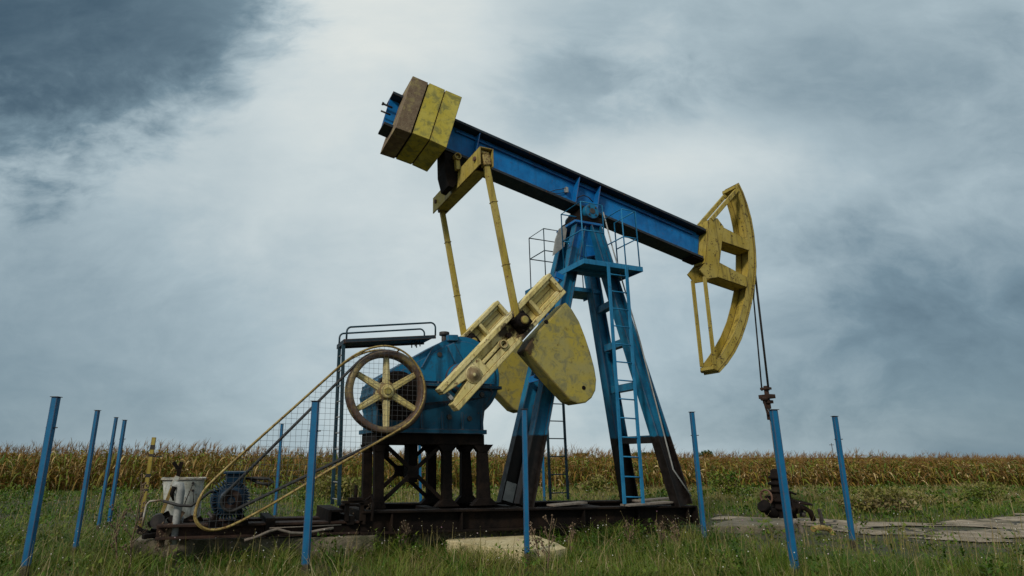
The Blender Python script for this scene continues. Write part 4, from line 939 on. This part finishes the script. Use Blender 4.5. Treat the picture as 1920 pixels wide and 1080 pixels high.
for rI in range(34):
    off_ = rI*.72 if rI < 9 else 9*.72+(rI-9)*1.5; sp_ = .17 if rI < 6 else (.24 if rI < 9 else .55); xlo, xhi = -(850/1155)*(32+off_)-4, (1070/1155)*(32+off_)+4
    xr_ = np.arange(xlo, xhi, sp_); xr_ = xr_+rng.normal(0,.05,len(xr_)); ok = rng.random(len(xr_)) > .10; xr_ = xr_[ok]
    rows.append(np.stack([xr_, corn_edge(xr_)+off_+rng.normal(0,.09,len(xr_))], 1))
PT = np.concatenate(rows); kind_ = rng.integers(0, len(temps), len(PT)); rot = rng.normal(0,1.2,len(PT)); 
hs = (1.0-.004*(PT[:,0]+10))*(.78+.30*rng.random(len(PT)))*(.86+.28*vnoise(PT[:,0],PT[:,1],.45,61))
dt = .55*(vnoise(PT[:,0],PT[:,1],.22,62)-.5)+.22*(rng.random(len(PT))-.5)
gV, gF, gT, gn = [], [], [], 0
for t_ in range(len(temps)):
    V0, F0, T0 = temps[t_]; id_ = np.where(kind_ == t_)[0]; c_, s_ = np.cos(rot[id_]), np.sin(rot[id_])
    x = V0[None,:,0]*c_[:,None]-V0[None,:,1]*s_[:,None]; y = V0[None,:,0]*s_[:,None]+V0[None,:,1]*c_[:,None]
    V = np.stack([x+PT[id_,0][:,None], y+PT[id_,1][:,None], V0[None,:,2]*hs[id_][:,None]], 2).reshape(-1,3)
    F = (np.arange(len(id_))[:,None,None]*len(V0)+F0[None]).reshape(-1,4); T = (T0[None]+dt[id_][:,None]*.6).ravel(); put(V, F, T)
CM = leafmat('dry_maize', [(0.,(.062,.112,.010)), (.2,(.14,.162,.016)), (.36,(.245,.175,.024)), (.52,(.21,.115,.024)), (.66,(.135,.064,.018)), (.80,(.265,.150,.040)), (.93,(.46,.33,.13)), (1.,(.60,.47,.25))], .6, .3, .06, .4)
tag(npmesh('maize_field', np.concatenate(gV), np.concatenate(gF), CM, np.concatenate(gT)), 'tall ripe field of drying brown and green maize along the horizon', 'maize field', kind='stuff')
# standing far crop beyond the plants that can be told apart
m, q = newmat('far_maize_tops'); co = q.n('ShaderNodeTexCoord').outputs['Object']
finish(q, q.mix(q.remap(q.noise(co, .8, 6, .7), .35, .65), (.20,.135,.05), (.12,.10,.03)), .95, q.noise(co, 3, 6, .7), 1., .2)
fx, fy = np.meshgrid(np.linspace(-700,800,120), np.linspace(68,900,70)); fz = 1.25+.25*rng.random(fx.shape); nx = fx.shape[1]; ii = (np.arange(fx.shape[0]-1)[:,None]*nx+np.arange(nx-1)[None]).ravel()
tag(npmesh('far_maize', np.stack([fx.ravel(),fy.ravel(),fz.ravel()],1), np.stack([ii,ii+1,ii+1+nx,ii+nx],1), m, smooth=True), 'far brown top of the maize field stretching to the horizon', 'maize field', kind='stuff')

# ------------------------------------------------------------------ shrubs, dry weeds, far trees
def leaf_cloud(c, rad, n, size, tint, spread=.25):
    p = rng.normal(0, 1, (n,3)); p /= np.linalg.norm(p,axis=1)[:,None]; rr = rng.random(n)**.45; k_ = rng.integers(0, 7, n); cen = rng.normal(0,.42,(7,3))
    p = p*rr[:,None]*.62+cen[k_]; p = p*np.array(rad)+np.array(c); p[:,2] = np.maximum(p[:,2], .03)
    return strip_blades(p[:,0], p[:,1], p[:,2], size*(.6+.8*rng.random(n)), size*(.5+.5*rng.random(n)), .4+1.5*rng.random(n), rng.uniform(0,6.283,n), tint+spread*(rng.random(n)-.5)+.12*(k_-3)/3, 2)
def shrub(name, x, y, rad, n, size, tint, label, cat, group=None, stems=5, z=None, mat=None):
    e = empty(name, (x,y,0), 0, label, cat, group)
    V, F, T = leaf_cloud((0,0,rad[2]*(.85 if z is None else z)), rad, n, size, tint); o = npmesh('foliage', V, F, mat or GM, T); o.parent = e
    q = MB()
    for i in range(stems):
        a = i*6.283/stems+.4; q.tube([(0,0,-.05),(math.cos(a)*rad[0]*.25,math.sin(a)*rad[1]*.25,rad[2]*.7),(math.cos(a)*rad[0]*.6,math.sin(a)*rad[1]*.6,rad[2]*1.4)], .012, 5, rs=[.014,.01,.004])
    q.build('stem' if stems > 1 else 'trunk', M['bark'], e); return e
g = ground(1372,931); shrub('leafy_shrub', g.x, g.y, (.62,.6,.5), 900, .10, .42, 'green leafy shrub in the grass right of the skid end', 'shrub')
g = ground(1710,945); shrub('leafy_shrub', g.x, g.y, (1.5,.8,.24), 800, .08, .62, 'low spreading olive shrub beyond the concrete track', 'shrub')
g = ground(1850,940); shrub('leafy_shrub', g.x, g.y, (1.0,.7,.32), 800, .08, .54, 'rounder green shrub at the far right edge before the maize', 'shrub')
g = ground(1630,962); shrub('dry_bush', g.x, g.y, (.9,.6,.33), 1300, .09, .74, 'brown dry bush on the edge of the concrete track', 'bush')
g = ground(600,935); shrub('dry_bush', g.x, g.y, (1.6,.7,.5), 1700, .10, .60, 'tall straw brown bush behind the belt guard', 'bush')
g = ground(1120,925); shrub('dry_bush', g.x, g.y, (.7,.6,.40), 1200, .10, .66, 'faded brown bush seen between the legs of the post', 'bush')
for (u, w, hgt, lab) in ((1205,5.,1.0,'long low dark tree clump far behind the maize, left one'),(1322,2.6,1.5,'small dark tree far behind the maize near a blue post'),(1090,2.4,.6,'faint dark tree top far behind the maize in the middle')):
    p = deep(u, 853, 190); e = empty('distant_tree', (p.x,p.y,0), 0, lab, 'tree', 'trees beyond the maize')
    V, F, T = leaf_cloud((0,0,2.0), (w,2.,hgt), 700, .5, .05); npmesh('crown', V, F, GM, T).parent = e
    q = MB(); q.tube([(0,0,0),(0,0,2.4)], .18, 6, rs=[.2,.08]); q.build('trunk', M['bark'], e)
p = deep(1562,850,260); e = empty('utility_pole', (p.x,p.y,0), 0, 'thin far utility pole standing above the maize', 'pole')
q = MB(); q.tube([(0,0,0),(0,0,7.4)], .14, 6); q.build('pole', M['dark'], e); q = MB(); q.box((-1.0,-.06,6.6),(1.,.06,6.8)); q.build('crossarm', M['dark'], e)
def dry_weed(u, v, hgt, lab, nb=7, leanx=0., heads=True, mat='bark', cat='weed', z=0.):
    g = ground(u, v); e = empty('dry_weed', (g.x,g.y,z), 0, lab, cat, 'tall dry weeds'); r_ = random.Random(u*7+v); q = MB(); hd_ = []
    main = [Vector((leanx*hgt*t*t+r_.uniform(-.015,.015),r_.uniform(-.02,.02),hgt*t)) for t in (0,.2,.4,.6,.8,1.)]
    q.tube(main, .006, 5, rs=[.012,.011,.0095,.008,.006,.004]); hd_.append(main[-1])
    for i in range(nb):
        t = .25+.7*i/nb; k0 = min(4,int(t*5)); b = main[k0].lerp(main[k0+1], t*5-k0); a = r_.uniform(0,6.28); L_ = hgt*r_.uniform(.12,.3)*(1.1-t*.5); d = Vector((math.cos(a)*.7,math.sin(a)*.7,r_.uniform(.6,1.2)))
        q.tube([b, b+d*L_*.5, b+d*L_+Vector((0,0,.05))], .003, 4, rs=[.0065,.005,.003]); hd_.append(b+d*L_+Vector((0,0,.05)))
        for s_ in (.4,.75):
            a2 = a+r_.uniform(-1,1); c0 = b+d*L_*s_; e2 = c0+Vector((math.cos(a2)*.05,math.sin(a2)*.05,.05)); q.tube([c0,e2], .0035, 4); hd_.append(e2)
    q.build('stem', M[mat], e)
    if heads:
        q = MB()
        for p in hd_: q.revolve(p, (0,0,1), [(.003,-.010),(.013,.0),(.014,.010),(.005,.022)], 6)
        q.build('seed_head', M['bark'], e)
for a in ((236,1090,1.15,'tall rusty brown dry weed at the left, near the yellow post',11,.04),(214,1066,.8,'thinner brown dry weed left of the motor slab',8,-.1),(300,1062,.55,'short dry weed in front of the motor slab',7,.1),
          (655,1030,.62,'straw weed beside the blue post before the ladder foot',8,.12),(682,1035,.72,'twisted straw weed in front of the left skid end',9,.2),(640,1028,.5,'small straw weed at the ladder foot',7,-.1),(700,1032,.45,'low straw weed beneath the gearbox stand',7,.15),(760,1040,.45,'lone straw weed left of the pale slab',6,.05),
          (1028,1082,.75,'tall pale weed beside the front blue post',6,.12),(1010,1062,.55,'forked straw weed right behind the front blue post',6,-.15),(1070,1040,.42,'straw weed right of the pale slab',7,.1),(1240,1030,.40,'pale seeded weed in front of the right skid end',7,.06),(1270,1035,.38,'low seeded weed by the right skid end',7,-.06),(1180,1032,.40,'seeded weed below the near ladder',7,.05)):
    dry_weed(*a)

# ------------------------------------------------------------------ fence posts
def fence_post(ub, vb, ut, vt, w, lab, hook=None):
    w *= .76 if abs(ub-CX) > 300 else .92
    g = ground(ub, vb); t = deep(ut, vt, g.y); e = empty('fence_post', (g.x,g.y,0), 0, lab, 'post', 'blue fence posts around the pumpjack')
    d = Vector((t.x-g.x, 0, t.z)); q = MB(); a = Vector((0,1,0)); q.bar((0,0,-.2), d, w, w); q.build('pole', M['blue_post'], e, .006)
    q = MB(); dn = d.normalized(); q.bar(d+dn*.001, d+dn*.009, w*1.35, w*1.35); q.build('cap_plate', M['dark'], e, .002)
    if hook:
        p = d*hook; q = MB(); q.bar(p+Vector((w*.4,0,0)), p+Vector((w*.5+.05,0,.004)), .012, .014); q.bar(p+Vector((-w*.4,0,0)), p+Vector((-w*.5-.025,0,.002)), .012, .014); q.build('wire_hook', M['dark'], e)
    return e
for a in ((44,1085,105.5,745,.110,'nearest and leftmost blue fence post, leaning right','h.82'),
          (138,1046,183,770,.080,'blue fence post second from the left, leaning right',None),
          (182,1000,218,783,.074,'thin blue fence post at the back of the left cluster',None),
          (202,993,234,788,.088,'blue post right of the left cluster, with a small hook','h.83'),
          (514,979,529,795,.088,'blue fence post behind the drive belts and motor',None),
          (571,1082,592,753,.102,'front blue fence post standing before the wire mesh','h.83'),
          (790,962,786,806,.09,'blue fence post seen through the gearbox stand',None),
          (988,1058,983,768,.084,'front blue fence post beside the pale slab',None),
          (1021,950,1016,806,.084,'blue fence post behind the skid next to the far ladder',None),
          (1323,1027,1297,773,.094,'blue fence post just right of the skid end','h.83'),
          (1494,1092,1450,769,.105,'front blue fence post covering the wellhead',None),
          (1601,1031,1565,781,.092,'rightmost blue fence post by the concrete track','h.82')):
    fence_post(*a[:6], hook=.82 if a[6] else None)

# ------------------------------------------------------------------ odds and ends on the slab's left end
def lt(mb, name, mat, parent, bevel=0.):
    """mesh given in the machine's axes, hung under a thing placed in the world"""
    o0 = w2loc(parent.location); mb.v = [tuple(Vector(p)-o0) for p in mb.v]; return mb.build(name, M[mat], parent, bevel)
def thing(name, lx, ly, z, label, cat, group=None): return empty(name, tuple(loc2w(lx, ly, z)), TH, label, cat, group)
SZ = .30
a, b = at(262,990,-.35), at(289,820,-.35)
e = thing('yellow_post', a.x, -.35, a.z, 'leaning yellow post with black bands at the left slab end', 'post')
q = MB(); q.bar(a, b, .062, .062); lt(q, 'pole', 'yellow', e, .006)
q = MB()
for t, h_ in ((.40,.03),(.55,.05),(.78,.04),(.86,.07),(.08,.12)): c0 = a.lerp(b, t); dn = (b-a).normalized(); q.bar(c0, c0+dn*h_, .068, .068)
q.tube([a.lerp(b,.78), a.lerp(b,.78)+Vector((.16,-.02,.0))], .01, 5); lt(q, 'black_band', 'dark', e, .003)
# white bin
w0, w1 = at(303,897,.1), at(386,893,.1); f0, f1 = at(311,992,.1), at(372,990,.1)
e = thing('white_bin', (w0.x+w1.x)/2, .4, SZ, 'chalky white open bin standing on the slab behind the motor', 'bin')
def rsq(cx, cy, hx, hy, z, n=6, r=.10):
    pts = []
    for (sx, sy, a0) in ((1,1,0),(-1,1,90),(-1,-1,180),(1,-1,270)):
        for i in range(n+1): a_ = R(a0+90*i/n); pts.append((cx+sx*(hx-r)+r*math.cos(a_), cy+sy*(hy-r)+r*math.sin(a_), z))
    return pts
zt_ = w0.z; cxm = (w0.x+w1.x)/2; cxb = (f0.x+f1.x)/2; hx1 = (w1.x-w0.x)/2; hx0 = (f1.x-f0.x)/2
rings = [rsq(cxb,.35,hx0,.22,SZ), rsq(cxm,.38,hx1-.015,.28,zt_-.03), rsq(cxm,.38,hx1+.012,.30,zt_-.025), rsq(cxm,.38,hx1+.012,.30,zt_), rsq(cxm,.38,hx1-.03,.27,zt_), rsq(cxb,.35,hx0-.02,.2,SZ+.03)]
m = MB(); n = len(rings[0]); m.add([p for r_ in rings for p in r_], [(i*n+j, i*n+(j+1)%n, (i+1)*n+(j+1)%n, (i+1)*n+j) for i in range(len(rings)-1) for j in range(n)]+[tuple(range(n-1,-1,-1)), tuple(range(5*n,6*n))], False)
lt(m, 'tub', 'white', e)
q = MB()
for (u, v) in ((362,906),(362,920),(326,946),(325,925)): p = at(u,v,.07); p.y = .09; q.cyl(p, p+Vector((0,-.04,0)), .022, 8)
q.tube([at(346,945,.05), at(352,930,.05), at(361,909,.05)], .008, 5); q.tube([at(362,920,.05), at(363,945,.05)], .006, 5); lt(q, 'bin_fitting', 'dark', e)
# forked lever
a, b = at(304,962,-.5), at(331,893,-.5)
e = thing('forked_lever', a.x, -.5, a.z, 'leaning yellow and white lever with a black fork on top', 'lever')
q = MB(); q.bar(a, a.lerp(b,.72), .07, .05); lt(q, 'lever_arm', 'guard', e, .006); q = MB(); q.bar(a.lerp(b,.72), b+Vector((.02,0,.0)), .08, .08); lt(q, 'lever_sleeve', 'white', e, .01)
q = MB(); f = b+Vector((.02,0,.0)); q.bar(f, f+Vector((.01,0,.1)), .06, .06); q.bar(f+Vector((.01,0,.08)), at(325,866,-.5), .05, .055); q.bar(f+Vector((.01,0,.08)), at(341,866,-.5), .05, .055); lt(q, 'fork', 'black', e, .006)
# vent pipe with hook
a, b = at(326,1012,-.75), at(340,912,-.75)
e = thing('vent_pipe', a.x, -.75, SZ, 'grey standing pipe with a pale rounded top before the white bin', 'pipe')
q = MB(); q.tube([Vector((a.x,-.75,SZ-.02)), a.lerp(b,.35), a.lerp(b,.9), b+Vector((-.02,0,.02)), b+Vector((-.07,0,.03)), b+Vector((-.11,0,-.03))], .06, 12, rs=[.05,.055,.062,.06,.05,.035]); lt(q, 'pipe', 'grey', e)
q = MB(); q.tube([b+Vector((-.09,-.03,.0)), b+Vector((-.12,-.03,-.10)), b+Vector((-.08,-.03,-.2))], .03, 8, rs=[.035,.03,.012]); lt(q, 'hook', 'black', e)
q = MB(); c0 = a.lerp(b,.05); q.bar(c0+Vector((-.2,.0,-.12)), c0+Vector((.08,0,.35)), .06, .07); q.bar(c0+Vector((.12,.1,-.1)), c0+Vector((.02,.05,.3)), .05, .05); lt(q, 'pipe_brace', 'bark', e, .006)
# bent white handle
e = thing('grab_rail', at(268,984,-.5).x, -.5, SZ, 'thin white bent grab rail beside the yellow post', 'rail')
q = MB(); q.tube([at(267,986,-.5), at(271,962,-.5), at(275,946,-.5), at(281,940,-.5), at(303,938,-.5)], .016, 8); lt(q, 'bent_tube', 'white', e)
# scrap iron
e = thing('scrap_iron', at(312,985,-.3).x, -.3, SZ, 'dark rusty scrap iron lying round the foot of the white bin', 'scrap')
q = MB(); r_ = random.Random(3)
for i in range(16):
    p = Vector((at(285+i*5.2,985,-.3).x, r_.uniform(-.7,.1), SZ+r_.uniform(.03,.14))); a_ = r_.uniform(0,6.28); L_ = r_.uniform(.15,.42)
    q.bar(p, p+Vector((math.cos(a_)*L_,math.sin(a_)*L_*.6,r_.uniform(-.02,.22))), r_.uniform(.04,.12), r_.uniform(.04,.1))
q.bar(at(278,985,-.45), at(318,962,-.45), .09, .09); lt(q, 'bracket', 'black', e, .012)
q = MB(); p = at(296,977,-.55); q.cyl(p+Vector((0,-.1,0)), p+Vector((0,.15,0)), .10, 14); lt(q, 'pipe_end', 'dark', e); q = MB(); q.tube([at(390,960,-.6),at(405,978,-.6),at(418,992,-.6)], .03, 8); lt(q, 'bent_pipe', 'dark', e)
q = MB(); q.box(at(306,982,-.2)+Vector((-.02,-.1,-.1)), at(345,966,-.2)+Vector((0,.1,0))); lt(q, 'grey_casting', 'grey', e, .03)
# conduit hose along the slab front
e = thing('hose', at(495,1003,-1.0).x, -1.0, SZ, 'pale grey hose lying bent along the front of the slab', 'hose')
q = MB(); q.tube(smooth([at(u,v,-1.0) for u,v in ((458,1013),(478,1008),(505,996),(520,992),(545,999),(570,1000),(600,994),(625,990))],0), .02, 8); q.tube([at(505,990,-.98), at(560,988,-.98), at(640,984,-.98)], .008, 5); lt(q, 'hose_tube', 'wood', e)
# boards lying on the skid
for (u0, v0, u1, v1, y0, lab) in ((1030,938,1100,944,-.7,'grey weathered board lying across the skid by the far ladder'),(1168,944,1262,948,-.95,'thin grey board lying under the near ladder foot'),(1190,938,1262,939,.2,'dark board lying between the right post legs')):
    a, b = at(u0,v0,y0), at(u1,v1,y0); zz_ = max(zsk(a.x), zsk(b.x))+.03; e = thing('board', a.x, y0, zz_, lab, 'board', 'boards on the skid')
    q = MB(); q.bar((a.x,y0-.05,zz_), (b.x,y0+.12,zz_+.02), .24, .035); o = lt(q, 'plank', 'wood', e, .004)

# ------------------------------------------------------------------ wellhead
WX = 4.96
WX = 4.88
e = thing('wellhead', WX, 0, .14, 'black greasy wellhead with handwheels standing behind a blue post', 'wellhead')
q = MB(); q.revolve((WX,0,.12), (0,0,1), [(.25,0),(.25,.05),(.17,.06),(.17,.14),(.28,.15),(.28,.22),(.19,.23),(.18,.36),(.25,.37),(.25,.43),(.16,.45),(.16,.58)], 24)
for i in range(8): a_ = i*.785; q.cyl((WX+.24*math.cos(a_),.24*math.sin(a_),.24), (WX+.24*math.cos(a_),.24*math.sin(a_),.37), .018, 6)
lt(q, 'casing_spool', 'black', e)
q = MB(); q.revolve((WX,0,.70), (0,0,1), [(.20,0),(.20,.05),(.13,.06),(.13,.16),(.19,.17),(.19,.22),(.11,.24),(.115,.30),(.17,.31),(.17,.36),(.115,.38),(.10,.50),(.04,.54)], 20); lt(q, 'stuffing_box', 'black', e)
def wheel(q, c, ax, r):
    c, ax = Vector(c), Vector(ax).normalized(); a = ax.orthogonal().normalized(); b = ax.cross(a)
    q.tube([c+(a*math.cos(t*.4488)+b*math.sin(t*.4488))*r for t in range(14)], .024, 6, closed=True)
    for t in range(4): q.tube([c, c+(a*math.cos(t*1.5708)+b*math.sin(t*1.5708))*r], .012, 5)
q = MB(); q.cyl((WX-.42,0,.60), (WX+.1,0,.58), .03, 10); q.cyl((WX-.2,0,.595),(WX-.05,0,.59),.07,12); q.box((WX-.12,-.1,.5),(WX+.3,.1,.68)); lt(q, 'side_valve', 'black', e, .01)
q = MB(); wheel(q, (WX-.40,0,.60), (1,0,0), .16); lt(q, 'handwheel', 'rust', e)
q = MB(); q.tube([(WX+.1,0,.60),(WX+.28,0,.62),(WX+.36,0,.50),(WX+.40,0,.3),(WX+.42,0,.1)], .07, 12); q.cyl((WX+.30,-.03,.56),(WX+.52,-.03,.40),.05,10); q.tube([(WX+.25,0,.6),(WX+.38,0,.52),(WX+.5,0,.5)], .03, 8); lt(q, 'flow_pipe', 'black', e)
q = MB(); q.cyl((WX+.66,-.05,.14),(WX+.66,-.05,.42),.035,10); q.cyl((WX+.66,-.05,.12),(WX+.66,-.05,.24),.07,12); lt(q, 'bleed_valve', 'dark', e)
q = MB(); wheel(q, (WX+.66,-.05,.45), (.1,-.15,1), .23); lt(q, 'handwheel', 'black', e)
q = MB(); q.tube([(WX-.62,-.1,.40),(WX-.5,-.1,.30),(WX-.38,-.1,.24),(WX-.2,-.05,.22),(WX,0,.22)], .09, 14, rs=[.10,.11,.12,.10,.08]); q.cyl((WX-.66,-.1,.43),(WX-.60,-.1,.385),.15,16); lt(q, 'elbow_flange', 'black', e)
q = MB(); q.revolve((WX+.34,-.02,.36), (1,0,0), [(.10,-.10),(.17,-.09),(.17,-.04),(.11,-.03),(.12,.08),(.17,.09),(.17,.14),(.10,.15)], 16); lt(q, 'gate_valve', 'black', e)
q = MB(); q.tube([(WX+.3,-.1,.36),(WX+.62,-.14,.34),(WX+.8,-.16,.24),(WX+.86,-.16,.05)], .06, 10); lt(q, 'outlet_pipe', 'black', e)
q = MB(); q.revolve((WX-.22,-.22,.12), (0,0,1), [(.12,0),(.12,.05),(.08,.06),(.09,.20),(.13,.21),(.13,.26),(.05,.28)], 14); lt(q, 'plug_valve', 'black', e)
q = MB(); wheel(q, (WX+.34,-.05,.70), (.3,-.3,1), .13); q.cyl((WX+.34,-.02,.45), (WX+.34,-.05,.70), .022, 8); lt(q, 'handwheel', 'black', e)
g = w2loc(ground(1545,1003)); e = thing('pipe_stub', g.x, g.y, 0, 'pale yellow bent pipe end lying in the grass by the wellhead', 'pipe')
q = MB(); q.tube([(g.x-.3,g.y,.12),(g.x-.05,g.y,.14),(g.x+.12,g.y-.03,.12),(g.x+.2,g.y-.06,.0),(g.x+.22,g.y-.07,-.1)], .055, 12); lt(q, 'bent_pipe', 'guard', e)
g = w2loc(ground(1545,992)); e = thing('iron_stake', g.x, g.y, 0, 'short dark iron stake leaning beside the wellhead pipe', 'stake')
q = MB(); q.bar((g.x,g.y,-.05),(g.x-.06,g.y,.42),.10,.05,w1=.05); q.bar((g.x-.02,g.y,.05),(g.x+.2,g.y,.06),.09,.07); lt(q, 'stake_blade', 'dark', e, .006)
g = w2loc(ground(1490,1000)); e = thing('pipe_elbow', g.x, g.y, 0, 'round grey pipe elbow in the grass at the foot of the wellhead', 'pipe')
q = MB(); q.tube([(g.x-.12,g.y,.0),(g.x-.10,g.y,.14),(g.x,g.y,.22),(g.x+.14,g.y,.2),(g.x+.2,g.y,.08),(g.x+.2,g.y,-.05)], .05, 10); lt(q, 'curved_pipe', 'wood', e)
